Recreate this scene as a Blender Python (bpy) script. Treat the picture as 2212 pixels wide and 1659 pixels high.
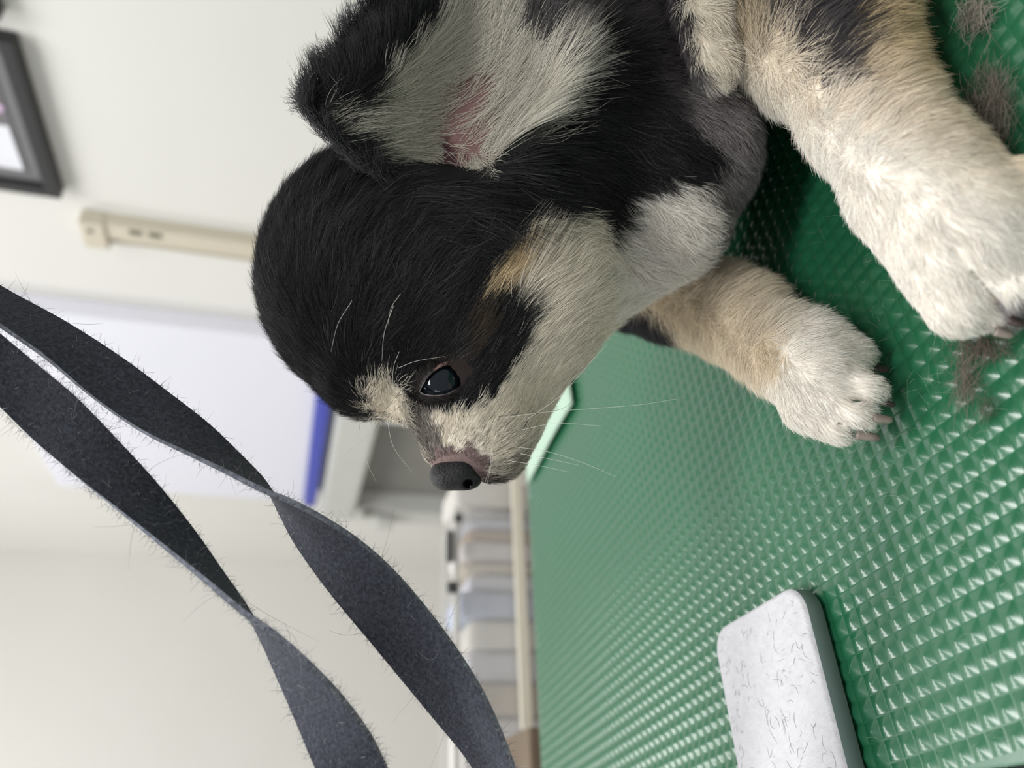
import bpy, bmesh, math
import numpy as np
from mathutils import Vector, Matrix, kdtree
from mathutils.bvhtree import BVHTree

for o in list(bpy.data.objects):
    bpy.data.objects.remove(o, do_unlink=True)
scn = bpy.context.scene
COL = scn.collection
RNG = np.random.default_rng(7)

# ------------------------------------------------------------------ camera
# The photograph was taken with the phone turned on its side: world "up" runs towards the left of the frame.
FPX, CX, CY = 1700.0, 1106.0, 829.5
CAM_H = 0.17                                            # lens height above the mat
DOWN = np.array([0.96418972, 0.10238839, 0.24465241])   # world "down" in camera axes (x right, y down, z forward)
DOWN /= np.linalg.norm(DOWN)
_F = np.array([0, 0, 1.0]) - DOWN[2] * DOWN
_F /= np.linalg.norm(_F)
_R = np.cross(_F, -DOWN)
W3 = np.array([_R, _F, -DOWN])                          # camera axes -> world axes
CAMPOS = np.array([0, 0, CAM_H])


def c2w(p):
    return np.asarray(p, float) @ W3.T + CAMPOS


def w2c(p):
    return (np.asarray(p, float) - CAMPOS) @ W3


def cam(x, y, d):
    return np.array([(x - CX) / FPX * d, (y - CY) / FPX * d, d])


def wp(x, y, d):
    return c2w(cam(x, y, d))


def on_z(x, y, z=0.0):
    r = W3 @ np.array([(x - CX) / FPX, (y - CY) / FPX, 1.0])
    return r * ((z - CAM_H) / r[2]) + CAMPOS


def proj(pc):
    pc = np.asarray(pc)
    return np.stack([pc[..., 0] / pc[..., 2] * FPX + CX, pc[..., 1] / pc[..., 2] * FPX + CY], -1)


cd = bpy.data.cameras.new('camera')
cd.sensor_fit = 'HORIZONTAL'
cd.sensor_width = 36.0
cd.lens = 36.0 * FPX / 2212.0
cd.clip_start = 0.01
cd.dof.use_dof = True
cd.dof.focus_distance = 0.243
cd.dof.aperture_fstop = 8.0
co = bpy.data.objects.new('camera', cd)
COL.objects.link(co)
rt, dn, fw = W3 @ np.array([1, 0, 0]), W3 @ np.array([0, 1, 0]), W3 @ np.array([0, 0, 1])
M = Matrix.Identity(4)
for i in range(3):
    M[i][0], M[i][1], M[i][2], M[i][3] = rt[i], -dn[i], -fw[i], CAMPOS[i]
co.matrix_world = M
scn.camera = co

# ------------------------------------------------------------------ light
world = bpy.data.worlds.new('room_light')
scn.world = world
world.use_nodes = True
bgn = world.node_tree.nodes['Background']
bgn.inputs[0].default_value = (0.95, 0.97, 1.0, 1)
bgn.inputs[1].default_value = 0.50


def area(name, loc, target, sx, sy, power, color=(1, 1, 1)):
    l = bpy.data.lights.new(name, 'AREA')
    l.shape = 'RECTANGLE'
    l.size, l.size_y, l.energy, l.color = sx, sy, power, color
    o = bpy.data.objects.new(name, l)
    COL.objects.link(o)
    o.location = loc
    o.rotation_euler = (Vector(target) - Vector(loc)).to_track_quat('-Z', 'Y').to_euler()
    return o


area('ceiling_and_fill_lamp', (-0.45, 0.45, 1.75), (-0.45, 0.45, 0), 1.2, 0.30, 24, (1, 0.99, 0.97))
area('ceiling_and_fill_lamp', (-0.15, -0.45, 1.75), (-0.15, -0.45, 0), 1.2, 0.30, 26, (1, 0.99, 0.97))
area('ceiling_and_fill_lamp', (-1.3, 1.5, 1.75), (-1.3, 1.5, 0), 1.2, 0.30, 22, (1, 0.99, 0.97))  # extra fill lamp, added to brighten the far back wall
area('window_daylight', (-2.2, -0.7, 0.7), (0.2, 0.5, 0.1), 1.2, 1.2, 14, (0.93, 0.97, 1.0))

vs = scn.view_settings
vs.view_transform = 'Standard'
vs.look = 'None'
vs.exposure = -0.30
vs.gamma = 1.0
vs.use_curve_mapping = False


# ------------------------------------------------------------------ helpers
def srgb(r, g, b):
    f = lambda c: (c / 255 / 12.92) if c / 255 <= 0.04045 else ((c / 255 + 0.055) / 1.055) ** 2.4
    return (f(r), f(g), f(b), 1.0)


def mat(name, color, rough=0.6, spec=0.4, noise=None, bump=None, metal=0.0, trans=0.0, alpha=1.0, coat=0.0):
    m = bpy.data.materials.new(name)
    m.use_nodes = True
    nt = m.node_tree
    b = nt.nodes['Principled BSDF']
    b.inputs['Base Color'].default_value = color
    b.inputs['Roughness'].default_value = rough
    b.inputs['Specular IOR Level'].default_value = spec
    b.inputs['Metallic'].default_value = metal
    b.inputs['Transmission Weight'].default_value = trans
    b.inputs['Alpha'].default_value = alpha
    b.inputs['Coat Weight'].default_value = coat
    tc = nt.nodes.new('ShaderNodeTexCoord')
    if noise:
        scale, amount, col2 = noise
        n = nt.nodes.new('ShaderNodeTexNoise')
        n.inputs['Scale'].default_value = scale
        n.inputs['Detail'].default_value = 5
        nt.links.new(tc.outputs['Object'], n.inputs['Vector'])
        r = nt.nodes.new('ShaderNodeMapRange')
        r.inputs['From Min'].default_value = 0.35
        r.inputs['From Max'].default_value = 0.7
        r.inputs['To Max'].default_value = amount
        nt.links.new(n.outputs['Fac'], r.inputs['Value'])
        x = nt.nodes.new('ShaderNodeMix')
        x.data_type = 'RGBA'
        x.inputs[6].default_value = color
        x.inputs[7].default_value = col2
        nt.links.new(r.outputs['Result'], x.inputs[0])
        nt.links.new(x.outputs[2], b.inputs['Base Color'])
    if bump:
        scale, strength, dist = bump
        n = nt.nodes.new('ShaderNodeTexNoise')
        n.inputs['Scale'].default_value = scale
        n.inputs['Detail'].default_value = 4
        nt.links.new(tc.outputs['Object'], n.inputs['Vector'])
        bp = nt.nodes.new('ShaderNodeBump')
        bp.inputs['Strength'].default_value = strength
        bp.inputs['Distance'].default_value = dist
        nt.links.new(n.outputs['Fac'], bp.inputs['Height'])
        nt.links.new(bp.outputs['Normal'], b.inputs['Normal'])
    return m


def attr_mat(name, rough, spec, bump=None):
    m = mat(name, (0.5, 0.5, 0.5, 1), rough, spec, bump=bump)
    nt = m.node_tree
    a = nt.nodes.new('ShaderNodeAttribute')
    a.attribute_name = 'fur_color'
    nt.links.new(a.outputs['Color'], nt.nodes['Principled BSDF'].inputs['Base Color'])
    return m


def mesh_obj(name, verts, faces, material=None, parent=None, smooth=False):
    me = bpy.data.meshes.new(name)
    me.from_pydata([tuple(v) for v in verts], [], [tuple(int(i) for i in f) for f in faces])
    me.update()
    if material:
        me.materials.append(material)
    if smooth:
        me.polygons.foreach_set('use_smooth', np.ones(len(me.polygons), bool))
    o = bpy.data.objects.new(name, me)
    COL.objects.link(o)
    if parent:
        o.parent = parent
    return o


def bm_obj(name, bm, material=None, parent=None, smooth=False):
    me = bpy.data.meshes.new(name)
    bmesh.ops.recalc_face_normals(bm, faces=bm.faces)
    bm.to_mesh(me)
    bm.free()
    if material:
        me.materials.append(material)
    if smooth:
        me.polygons.foreach_set('use_smooth', np.ones(len(me.polygons), bool))
    o = bpy.data.objects.new(name, me)
    COL.objects.link(o)
    if parent:
        o.parent = parent
    return o


def tag(o, label=None, cat=None, group=None, kind=None):
    if label: o['label'] = label
    if cat: o['category'] = cat
    if group: o['group'] = group
    if kind: o['kind'] = kind
    return o


def empty(name, loc):
    o = bpy.data.objects.new(name, None)
    o.empty_display_size = 0.02
    COL.objects.link(o)
    o.location = tuple(float(v) for v in loc)
    return o


def add_box(bm, origin, ax, ay, az, lo, hi, bevel=0.0):
    """box spanning lo..hi along three world axes from origin"""
    o = np.asarray(origin, float)
    ax, ay, az = (np.asarray(a, float) for a in (ax, ay, az))
    vs_ = []
    for k in (lo[2], hi[2]):
        for (i, j) in ((lo[0], lo[1]), (hi[0], lo[1]), (hi[0], hi[1]), (lo[0], hi[1])):
            vs_.append(bm.verts.new(tuple(o + ax * i + ay * j + az * k)))
    fs = [(0, 3, 2, 1), (4, 5, 6, 7), (0, 1, 5, 4), (1, 2, 6, 5), (2, 3, 7, 6), (3, 0, 4, 7)]
    fcs = [bm.faces.new([vs_[i] for i in f]) for f in fs]
    if bevel:
        es = list({e for f in fcs for e in f.edges})
        bmesh.ops.bevel(bm, geom=es, offset=bevel, segments=2, profile=0.6, affect='EDGES')


def hair_obj(name, pts, rad, colors, material, parent=None):
    """pts (n,k,3) world, rad (n,k), colors (n,3)"""
    n, k = pts.shape[:2]
    hc = bpy.data.hair_curves.new(name)
    hc.add_curves([k] * n)
    hc.attributes['position'].data.foreach_set('vector', np.ascontiguousarray(pts, np.float32).ravel())
    r = hc.attributes.get('radius') or hc.attributes.new('radius', 'FLOAT', 'POINT')
    r.data.foreach_set('value', np.ascontiguousarray(rad, np.float32).ravel())
    c = hc.attributes.new('fur_color', 'FLOAT_COLOR', 'POINT')
    cc = np.ones((n, k, 4), np.float32)
    cc[:, :, :3] = colors[:, None, :]
    c.data.foreach_set('color', cc.ravel())
    hc.materials.append(material)
    o = bpy.data.objects.new(name, hc)
    COL.objects.link(o)
    if parent:
        o.parent = parent
        o.matrix_parent_inverse = Matrix.Translation(-parent.location)
    return o


def in_poly(p, poly):
    poly = np.asarray(poly, float)
    x, y = p[:, 0], p[:, 1]
    inside = np.zeros(len(p), bool)
    j = len(poly) - 1
    for i in range(len(poly)):
        xi, yi, xj, yj = poly[i, 0], poly[i, 1], poly[j, 0], poly[j, 1]
        c = ((yi > y) != (yj > y)) & (x < (xj - xi) * (y - yi) / (yj - yi + 1e-12) + xi)
        inside ^= c
        j = i
    return inside


UP = np.array([0, 0, 1.0])
# the room is square to the table: U runs along its long side, V across it
ang = math.radians(31.0)
U = np.array([math.cos(ang), math.sin(ang), 0])
V = np.array([-math.sin(ang), math.cos(ang), 0])


def uv(u, v, z=0.0):
    return U * u + V * v + UP * z


# ------------------------------------------------------------------ room
WALL_U, WALL_V, FLOOR_Z = 0.80, 2.6, -0.78
m_wall = mat('painted_wall', srgb(221, 220, 215), 0.75, 0.25, noise=(3.0, 0.35, srgb(216, 213, 207)), bump=(60, 0.04, 0.002))
bm = bmesh.new()
add_box(bm, (0, 0, 0), U, V, UP, (WALL_U, -2.0, FLOOR_Z), (WALL_U + 0.1, WALL_V + 0.1, 1.9))
tag(bm_obj('wall_right', bm, m_wall), 'white painted wall behind the dog', None, None, 'structure')
bm = bmesh.new()
add_box(bm, (0, 0, 0), U, V, UP, (-2.6, WALL_V, FLOOR_Z), (WALL_U, WALL_V + 0.1, 1.9))
tag(bm_obj('wall_back', bm, m_wall), 'white painted wall far beyond the table', None, None, 'structure')
bm = bmesh.new()
add_box(bm, (0, 0, 0), U, V, UP, (-2.6, -2.0, FLOOR_Z - 0.1), (WALL_U, WALL_V, FLOOR_Z))
tag(bm_obj('floor', bm, mat('floor_vinyl', srgb(190, 182, 170), 0.5, 0.4, noise=(4, 0.5, srgb(172, 165, 155)))),
    'beige vinyl floor', None, None, 'structure')


def wall_pt(x, y, off=0.0):
    """point of the right wall (off metres in front of it) seen at pixel x, y"""
    r = W3 @ np.array([(x - CX) / FPX, (y - CY) / FPX, 1.0])
    return r * ((WALL_U - off) / (r @ U)) + CAMPOS


# picture frame on the wall
def build_picture(lo_v, hi_v, z0, z1, label, art):
    c = uv(WALL_U, lo_v, z0)
    e = empty('picture_frame', c)
    inv = lambda o: (setattr(o, 'parent', e), setattr(o, 'matrix_parent_inverse', Matrix.Translation(-e.location)))
    fwid, fd = 0.018, 0.02
    mfr = mat('black_frame', srgb(38, 38, 40), 0.4, 0.4, noise=(40, 0.3, srgb(50, 50, 52)))
    b = bmesh.new()
    O = uv(WALL_U, 0, 0)
    add_box(b, O, -U, V, UP, (0, lo_v, z0), (fd, hi_v, z0 + fwid), 0.002)
    add_box(b, O, -U, V, UP, (0, lo_v, z1 - fwid), (fd, hi_v, z1), 0.002)
    add_box(b, O, -U, V, UP, (0, lo_v, z0 + fwid), (fd, lo_v + fwid, z1 - fwid), 0.002)
    add_box(b, O, -U, V, UP, (0, hi_v - fwid, z0 + fwid), (fd, hi_v, z1 - fwid), 0.002)
    inv(bm_obj('frame', b, mfr))
    b = bmesh.new()
    add_box(b, O, -U, V, UP, (0.002, lo_v + fwid, z0 + fwid), (0.010, hi_v - fwid, z1 - fwid))
    mt = bm_obj('mat_board', b, mat('grey_mat_board', srgb(122, 121, 122), 0.8, 0.2, noise=(30, 0.3, srgb(112, 111, 113))))
    inv(mt)
    a0, a1 = lo_v + fwid + 0.017, hi_v - fwid - 0.017
    b0, b1 = z0 + fwid + 0.017, z1 - fwid - 0.017
    b = bmesh.new()
    add_box(b, O, -U, V, UP, (0.010, a0, b0), (0.0115, a1, b1))
    pr = bm_obj('print', b, mat('print_grey', srgb(112, 110, 113), 0.5, 0.3, noise=(9, 0.5, srgb(100, 96, 102))))
    inv(pr)
    if art:
        # pale rounded shape low in the print, and a small pink spot
        pv, pz = [], []
        m = 24
        b = bmesh.new()
        pts = [(a1 - 0.004, b0 + 0.004)]
        pts += [(a1 - 0.004 - (a1 - a0) * 0.36 * math.cos(t) ** 0.8 * 1.0 if False else a1 - 0.004 - (a1 - a0) * 0.42 * math.cos(t),
                 b0 + 0.004 + (b1 - b0) * 0.96 * math.sin(t)) for t in np.linspace(0, math.pi / 2, m)]
        vv = [b.verts.new(tuple(O - U * 0.0122 + V * p[0] + UP * p[1])) for p in pts]
        b.faces.new(vv)
        inv(bm_obj('pale_shape', b, mat('print_white', srgb(228, 230, 236), 0.5, 0.3, noise=(20, 0.4, srgb(216, 214, 222)))))
        b = bmesh.new()
        cv, cz = a1 - (a1 - a0) * 0.60, b0 + 0.022
        vv = [b.verts.new(tuple(O - U * 0.0122 + V * (cv + 0.011 * math.cos(t)) + UP * (cz + 0.02 * math.sin(t)))) for t in np.linspace(0, 2 * math.pi, 20)[:-1]]
        b.faces.new(vv)
        inv(bm_obj('pink_spot', b, mat('print_pink', srgb(206, 178, 206), 0.5, 0.3, noise=(60, 0.4, srgb(190, 160, 196)))))
    tag(e, label, 'picture')
    return e


pc = wall_pt(140, 408)
vc = pc @ V
p_r = wall_pt(100, 80)
build_picture(p_r @ V, vc, pc[2], pc[2] + 0.40, 'black framed picture with grey mat hanging on the white wall above the dog', True)
pc2 = wall_pt(12, 22)
build_picture(pc2 @ V - 0.3, pc2 @ V, pc2[2], pc2[2] + 0.40, 'dark picture frame at the top left corner of the photo, mostly out of view', False)

# beige wall rail with an end bracket
p0, p1 = wall_pt(183, 478), wall_pt(640, 560)
vr = p0 @ V
zt, zb = p0[2], p1[2] - 0.05
er = empty('wall_rail', uv(WALL_U, vr, zb))
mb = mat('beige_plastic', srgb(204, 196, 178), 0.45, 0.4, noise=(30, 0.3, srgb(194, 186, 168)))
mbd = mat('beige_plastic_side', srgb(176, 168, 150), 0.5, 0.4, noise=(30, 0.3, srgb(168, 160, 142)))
mdk = mat('dark_mark', srgb(104, 100, 88), 0.6, 0.3, noise=(50, 0.3, srgb(90, 86, 76)))
hw = abs(wall_pt(183, 449) @ V - wall_pt(183, 500) @ V) / 2
Ow = uv(WALL_U, 0, 0)


def chpart(name, parent, material, lo, hi, bevel=0.001, O=None):
    b = bmesh.new()
    add_box(b, Ow if O is None else O, -U, V, UP, lo, hi, bevel)
    o = bm_obj(name, b, material)
    o.parent = parent
    o.matrix_parent_inverse = Matrix.Translation(-parent.location)
    return o


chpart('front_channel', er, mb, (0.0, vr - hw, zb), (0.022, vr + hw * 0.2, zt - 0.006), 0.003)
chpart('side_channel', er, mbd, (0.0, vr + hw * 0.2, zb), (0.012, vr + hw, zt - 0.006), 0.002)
chpart('end_bracket', er, mb, (0.0, vr - hw * 1.05, zt - 0.035), (0.026, vr + hw * 1.05, zt), 0.004)
for k in (0.066, 0.092):
    chpart('printed_mark', er, mdk, (0.022, vr - hw * 0.85, zt - k - 0.018), (0.0226, vr - hw * 0.45, zt - k), 0)
chpart('screw', er, mdk, (0.026, vr - hw * 0.6, zt - 0.018), (0.0275, vr - hw * 0.35, zt - 0.011), 0.0005)
tag(er, 'beige plastic rail fixed upright on the white wall behind the dog head', 'wall rail')

# white panel with a blue lower rail and the grey box beneath it
def slant_panel():
    q0, q1 = wall_pt(722, 845, 0.05), wall_pt(680, 1098, 0.05)
    v0, v1 = q0 @ V - 0.14, q1 @ V
    z0 = 0.5 * (q0[2] + q1[2])
    e = empty('wall_board', uv(WALL_U, v0, z0))
    ml = mat('board_white', srgb(228, 228, 238), 0.4, 0.4, noise=(5, 0.4, srgb(222, 223, 236)))
    mbl = mat('blue_plastic', srgb(62, 74, 176), 0.4, 0.4, noise=(20, 0.3, srgb(56, 66, 160)))
    hr = 0.030
    chpart('board', e, ml, (0.0, v0, z0 + hr), (0.035, v1, z0 + 0.60), 0.004)
    chpart('lower_rail', e, mbl, (0.0, v0, z0), (0.05, v1, z0 + hr), 0.008)
    tag(e, 'white board with a bright blue lower rail on the wall', 'board')
    # grey box
    zg1 = z0 - 0.012
    zg0 = zg1 - 0.42
    e2 = empty('plastic_box', uv(WALL_U, v0, zg0))
    mg = mat('grey_plastic', srgb(196, 197, 193), 0.45, 0.4, noise=(20, 0.3, srgb(186, 187, 183)))
    mgd = mat('grey_recess', srgb(128, 127, 122), 0.6, 0.3, noise=(20, 0.4, srgb(118, 117, 112)))
    d = 0.075
    va, vb = v0, v1 + 0.01
    chpart('top_frame', e2, mg, (0.0, va, zg1 - 0.085), (d, vb, zg1), 0.010)
    chpart('bottom_frame', e2, mg, (0.0, va, zg0), (d, vb, zg0 + 0.06), 0.010)
    chpart('side_frame', e2, mg, (0.0, vb - 0.075, zg0 + 0.06), (d, vb, zg1 - 0.085), 0.010)
    chpart('divider', e2, mg, (0.0, va + 0.19, zg0 + 0.06), (d * 0.9, va + 0.225, zg1 - 0.085), 0.008)
    chpart('recess_panel', e2, mgd, (0.0, va, zg0 + 0.06), (0.02, vb - 0.075, zg1 - 0.085), 0)
    chpart('catch', e2, mgd, (d, vb - 0.09, zg1 - 0.13), (d + 0.012, vb - 0.07, zg1 - 0.10), 0.003)
    chpart('knob', e2, mg, (d, vb - 0.075, zg1 - 0.185), (d + 0.03, vb - 0.02, zg1 - 0.135), 0.012)
    tag(e2, 'grey plastic box with a dark recess below the blue rail beside the dog nose', 'box')


slant_panel()

# ------------------------------------------------------------------ table
TU0, TU1, TV0, TV1 = 0.0105, 0.74, -0.10, 0.546
table = empty('grooming_table', uv(0.37, 0.22, FLOOR_Z))


def tchild(o, parent=None):
    o.parent = parent or table
    if parent is None:
        o.matrix_parent_inverse = Matrix.Translation(-table.location)
    return o


m_green = mat('green_rubber', srgb(31, 96, 65), 0.25, 0.75, noise=(14, 0.35, srgb(36, 89, 62)), coat=0.35)
m_green.node_tree.nodes['Principled BSDF'].inputs['Coat Roughness'].default_value = 0.2
bm = bmesh.new()
add_box(bm, (0, 0, 0), U, V, UP, (TU0, TV0, -0.003), (TU1, TV1, 0.0), 0.0008)
mat_top = tchild(bm_obj('rubber_mat', bm, m_green))
bm = bmesh.new()
add_box(bm, (0, 0, 0), U, V, UP, (TU0 + 0.002, TV0 + 0.002, -0.024), (TU1 - 0.002, TV1 - 0.002, -0.003), 0.002)
tchild(bm_obj('table_board', bm, mat('table_board_grey', srgb(150, 146, 142), 0.6, 0.3, noise=(30, 0.4, srgb(130, 126, 122)))))
m_blk = mat('black_rim', srgb(30, 30, 32), 0.5, 0.3, noise=(60, 0.3, srgb(42, 42, 44)))
bm = bmesh.new()
add_box(bm, (0, 0, 0), U, V, UP, (TU0 - 0.006, TV0, -0.026), (TU0, TV1, 0.0005), 0.001)
tchild(bm_obj('edge_trim', bm, m_blk))
m_leg = mat('steel_leg', srgb(170, 172, 175), 0.35, 0.5, metal=0.9, noise=(30, 0.3, srgb(150, 152, 155)))
for (a, b_) in ((TU0 + 0.06, TV0 + 0.06), (TU1 - 0.06, TV0 + 0.06), (TU0 + 0.06, TV1 - 0.06), (TU1 - 0.06, TV1 - 0.06)):
    bm = bmesh.new()
    bmesh.ops.create_cone(bm, cap_ends=True, segments=16, radius1=0.014, radius2=0.016, depth=-FLOOR_Z - 0.024,
                          matrix=Matrix.Translation(tuple(uv(a, b_, (FLOOR_Z - 0.024) / 2))))
    tchild(bm_obj('leg', bm, m_leg))
tag(table, 'grooming table topped with a glossy green studded rubber mat', 'table')

# pyramid studs: a square lattice of 6.2 mm
PITCH = 0.00617
LA = np.array([-0.608, 0.794, 0.0]); LA /= np.linalg.norm(LA)
LB = np.array([LA[1], -LA[0], 0.0])
L0 = on_z(1966.2, 1322.2, 0.0)


def stud_mesh():
    hw_ = PITCH * 0.46
    rings = [(1.0, 0.0), (0.62, 0.00046), (0.30, 0.00084), (0.13, 0.00098)]
    vv, ff = [], []
    for (s_, z_) in rings:
        for (i, j) in ((-1, -1), (1, -1), (1, 1), (-1, 1)):
            p = LA * (i * hw_ * s_) + LB * (j * hw_ * s_)
            vv.append((p[0], p[1], z_))
    vv.append((0, 0, 0.00102))
    for r in range(len(rings) - 1):
        for k in range(4):
            ff.append((r * 4 + k, r * 4 + (k + 1) % 4, (r + 1) * 4 + (k + 1) % 4, (r + 1) * 4 + k))
    for k in range(4):
        ff.append((12 + k, 12 + (k + 1) % 4, 16))
    return np.array(vv), ff


sv, sf = stud_mesh()
if np.cross(sv[1] - sv[0], sv[5] - sv[0])[2] < 0:
    sf = [f[::-1] for f in sf]
cand = []
for i in range(-130, 131):
    for j in range(-130, 131):
        p = L0 + LA * (i * PITCH) + LB * (j * PITCH)
        u_, v_ = p @ U, p @ V
        if u_ < TU0 + 0.0002 or u_ > TU1 - 0.004 or v_ < TV0 + 0.004 or v_ > TV1 - 0.004:
            continue
        q = w2c(p)
        px = proj(q) if q[2] > 0.05 else (-9e3, -9e3)
        cand.append((q[2], px[0], px[1], p))
cand.sort(key=lambda t: t[0])
big = [c for c in cand if 0 < c[1] < 2212 and 0 < c[2] < 1659
       and not in_poly(np.array([[c[1], c[2]]]), [(1590, 0), (1980, 0), (2010, 250), (2212, 380), (2212, 740), (2060, 735), (1890, 540), (1740, 300), (1600, 250)])[0]
       and not in_poly(np.array([[c[1], c[2]]]), [(1690, 1272), (1780, 1300), (1870, 1659), (1590, 1659), (1545, 1390)])[0]][:300]
bigset = {id(c) for c in big}
rest = [c for c in cand if id(c) not in bigset]
me = bpy.data.meshes.new('stud')
me.from_pydata([tuple(v) for v in sv], [], sf)
me.materials.append(m_green)
me.polygons.foreach_set('use_smooth', np.ones(len(me.polygons), bool))
for c in big:
    o = bpy.data.objects.new('stud', me)
    COL.objects.link(o)
    o.location = tuple(c[3])
    tchild(o, mat_top)
P = np.array([c[3] for c in rest])
allv = (P[:, None, :] + sv[None]).reshape(-1, 3)
allf = []
nv = len(sv)
for k in range(len(rest)):
    allf += [tuple(i + k * nv for i in f) for f in sf]
o = tchild(mesh_obj('studs', allv, allf, m_green, smooth=True), mat_top)
tag(o, kind='stuff')

# pale sheet at the far edge behind the muzzle
c2_ = on_z(1240, 872, 0.003)
bm = bmesh.new()
d1 = on_z(1140, 1046, 0.003) - c2_; l1 = np.linalg.norm(d1); d1 /= l1
d2 = np.array([d1[1], -d1[0], 0])
if d2 @ U < 0: d2 = -d2
nx, ny = 14, 10
g = [[None] * (ny + 1) for _ in range(nx + 1)]
vsheet, fsheet = [], []
for i in range(nx + 1):
    for j in range(ny + 1):
        s_, t_ = i / nx, j / ny
        z_ = 0.0008 * math.sin(5 * s_ + 3 * t_) + 0.0006
        vsheet.append(c2_ + d1 * (l1 * 0.985 * s_) + d2 * (0.16 * t_) + UP * z_)
for i in range(nx):
    for j in range(ny):
        a = i * (ny + 1) + j
        fsheet.append((a, a + ny + 1, a + ny + 2, a + 1))
sh = mesh_obj('paper_sheet', vsheet, fsheet, mat('pale_mint_paper', srgb(174, 198, 180), 0.5, 0.3, noise=(25, 0.3, srgb(166, 192, 173))), smooth=True)
md = sh.modifiers.new('thickness', 'SOLIDIFY'); md.thickness = 0.0012
tag(sh, 'pale mint flat sheet on the green mat at the table edge behind the dog muzzle', 'sheet')

# ------------------------------------------------------------------ cart with storage bin beyond the table
mcream = mat('cream_trim', srgb(226, 220, 204), 0.5, 0.4, noise=(30, 0.3, srgb(216, 209, 192)))


def depth_box(name, px0, px1, dist, depth, material, parent, bevel=0.004, extra=0.0):
    """box standing beyond the table, whose front face spans two pixels at a distance along V"""
    def hit(x, y):
        r = W3 @ np.array([(x - CX) / FPX, (y - CY) / FPX, 1.0])
        return r * (dist / (r @ V)) + CAMPOS
    a, b_ = hit(*px0), hit(*px1)
    u0, u1 = sorted((a @ U, b_ @ U)); z0, z1 = sorted((a[2], b_[2]))
    b = bmesh.new()
    add_box(b, uv(0, dist), U, V, UP, (u0, 0, z0 - extra), (u1, depth, z1), bevel)
    o = bm_obj(name, b, material)
    if parent:
        o.parent = parent
        o.matrix_parent_inverse = Matrix.Translation(-parent.location)
    return o, (u0, u1, z0 - extra, z1)


VB = 0.78


def vhit(x, y, dist):
    r = W3 @ np.array([(x - CX) / FPX, (y - CY) / FPX, 1.0])
    return r * (dist / (r @ V)) + CAMPOS


A, B = vhit(1040, 1104, VB + 0.02), vhit(1040, 1760, VB + 0.02)
bu1, bu0, bz = A @ U, B @ U, vhit(975, 1200, VB + 0.02)[2]
r0_, r1_ = vhit(1108, 1040, VB), vhit(1130, 1300, VB)
shelf_z = min(r0_[2], r1_[2]) - 0.11
cart = empty('storage_cart', uv(0.5 * (bu0 + bu1), VB + 0.06, FLOOR_Z))
ce = lambda o, e: (setattr(o, 'parent', e), setattr(o, 'matrix_parent_inverse', Matrix.Translation(-e.location)))
b = bmesh.new(); add_box(b, uv(0, VB), U, V, UP, (bu0 - 0.05, -0.02, shelf_z - 0.02), (bu1 + 0.22, 0.16, shelf_z), 0.002)
ce(bm_obj('shelf', b, mcream), cart)
for (a, b_) in ((bu0 - 0.03, 0.0), (bu1 + 0.20, 0.0), (bu0 - 0.03, 0.14), (bu1 + 0.20, 0.14)):
    b = bmesh.new(); add_box(b, uv(a, VB + b_), U, V, UP, (-0.012, -0.012, FLOOR_Z), (0.012, 0.012, shelf_z - 0.02), 0.002)
    ce(bm_obj('leg', b, mcream), cart)
tag(cart, 'cream storage cart standing beyond the table edge', 'cart')

# clear bin without a lid, cream band across its front
binE = empty('storage_bin', uv(0.5 * (bu0 + bu1), VB + 0.06, shelf_z))
mclear = mat('clear_plastic', srgb(236, 236, 236), 0.3, 0.3, alpha=0.22, noise=(8, 0.3, srgb(228, 228, 228)))
mrim = mat('bin_rim', srgb(214, 213, 208), 0.4, 0.4, noise=(8, 0.3, srgb(206, 205, 200)))
mclip = mat('black_clip', srgb(62, 64, 64), 0.5, 0.4, noise=(30, 0.3, srgb(72, 74, 74)))
BD = 0.10
zr = vhit(1112, 1250, VB)[2]
for (nm, mm, lo_, hi_) in [('front_panel', mclear, (bu0, 0.0, shelf_z), (bu1, 0.003, bz - 0.008)),
            ('back_panel', mclear, (bu0, BD - 0.003, shelf_z), (bu1, BD, bz - 0.008)),
            ('side_panel', mclear, (bu0, 0.003, shelf_z), (bu0 + 0.003, BD - 0.003, bz - 0.008)),
            ('side_panel', mclear, (bu1 - 0.003, 0.003, shelf_z), (bu1, BD - 0.003, bz - 0.008)),
            ('rim', mrim, (bu0 - 0.002, -0.003, bz - 0.008), (bu1 + 0.002, 0.003, bz - 0.002))]:
    b = bmesh.new(); add_box(b, uv(0, VB + 0.02), U, V, UP, lo_, hi_, 0.0008)
    ce(bm_obj(nm, b, mm), binE)
# the band follows the photographed rail, a little steeper than level
q0, q1 = vhit(1113, 1000, VB + 0.012), vhit(1138, 1575, VB + 0.012)
dv = (q0 - q1); ln_ = np.linalg.norm(dv); dv /= ln_
nv_ = np.cross(dv, V); nv_ *= np.sign(nv_[2])
b = bmesh.new(); add_box(b, q1, dv, V, nv_, (-0.0, -0.003, -0.0055), (ln_, 0.004, 0.0055), 0.001)
ce(bm_obj('front_band', b, mcream), binE)
for (x, y, wpx, hpx) in ((990, 1119, 16, 14), (972, 1180, 12, 60), (977, 1269, 18, 20)):
    c = vhit(x, y, VB + 0.012)
    sc = VB / 1700 * 1.25
    b = bmesh.new(); add_box(b, c, U, V, UP, (-hpx * sc / 2, -0.004, -wpx * sc / 2), (hpx * sc / 2, 0.004, wpx * sc / 2), 0.002)
    ce(bm_obj('clip', b, mclip), binE)
tag(binE, 'clear plastic storage bin with black clips and a cream band beyond the table', 'bin')

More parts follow.
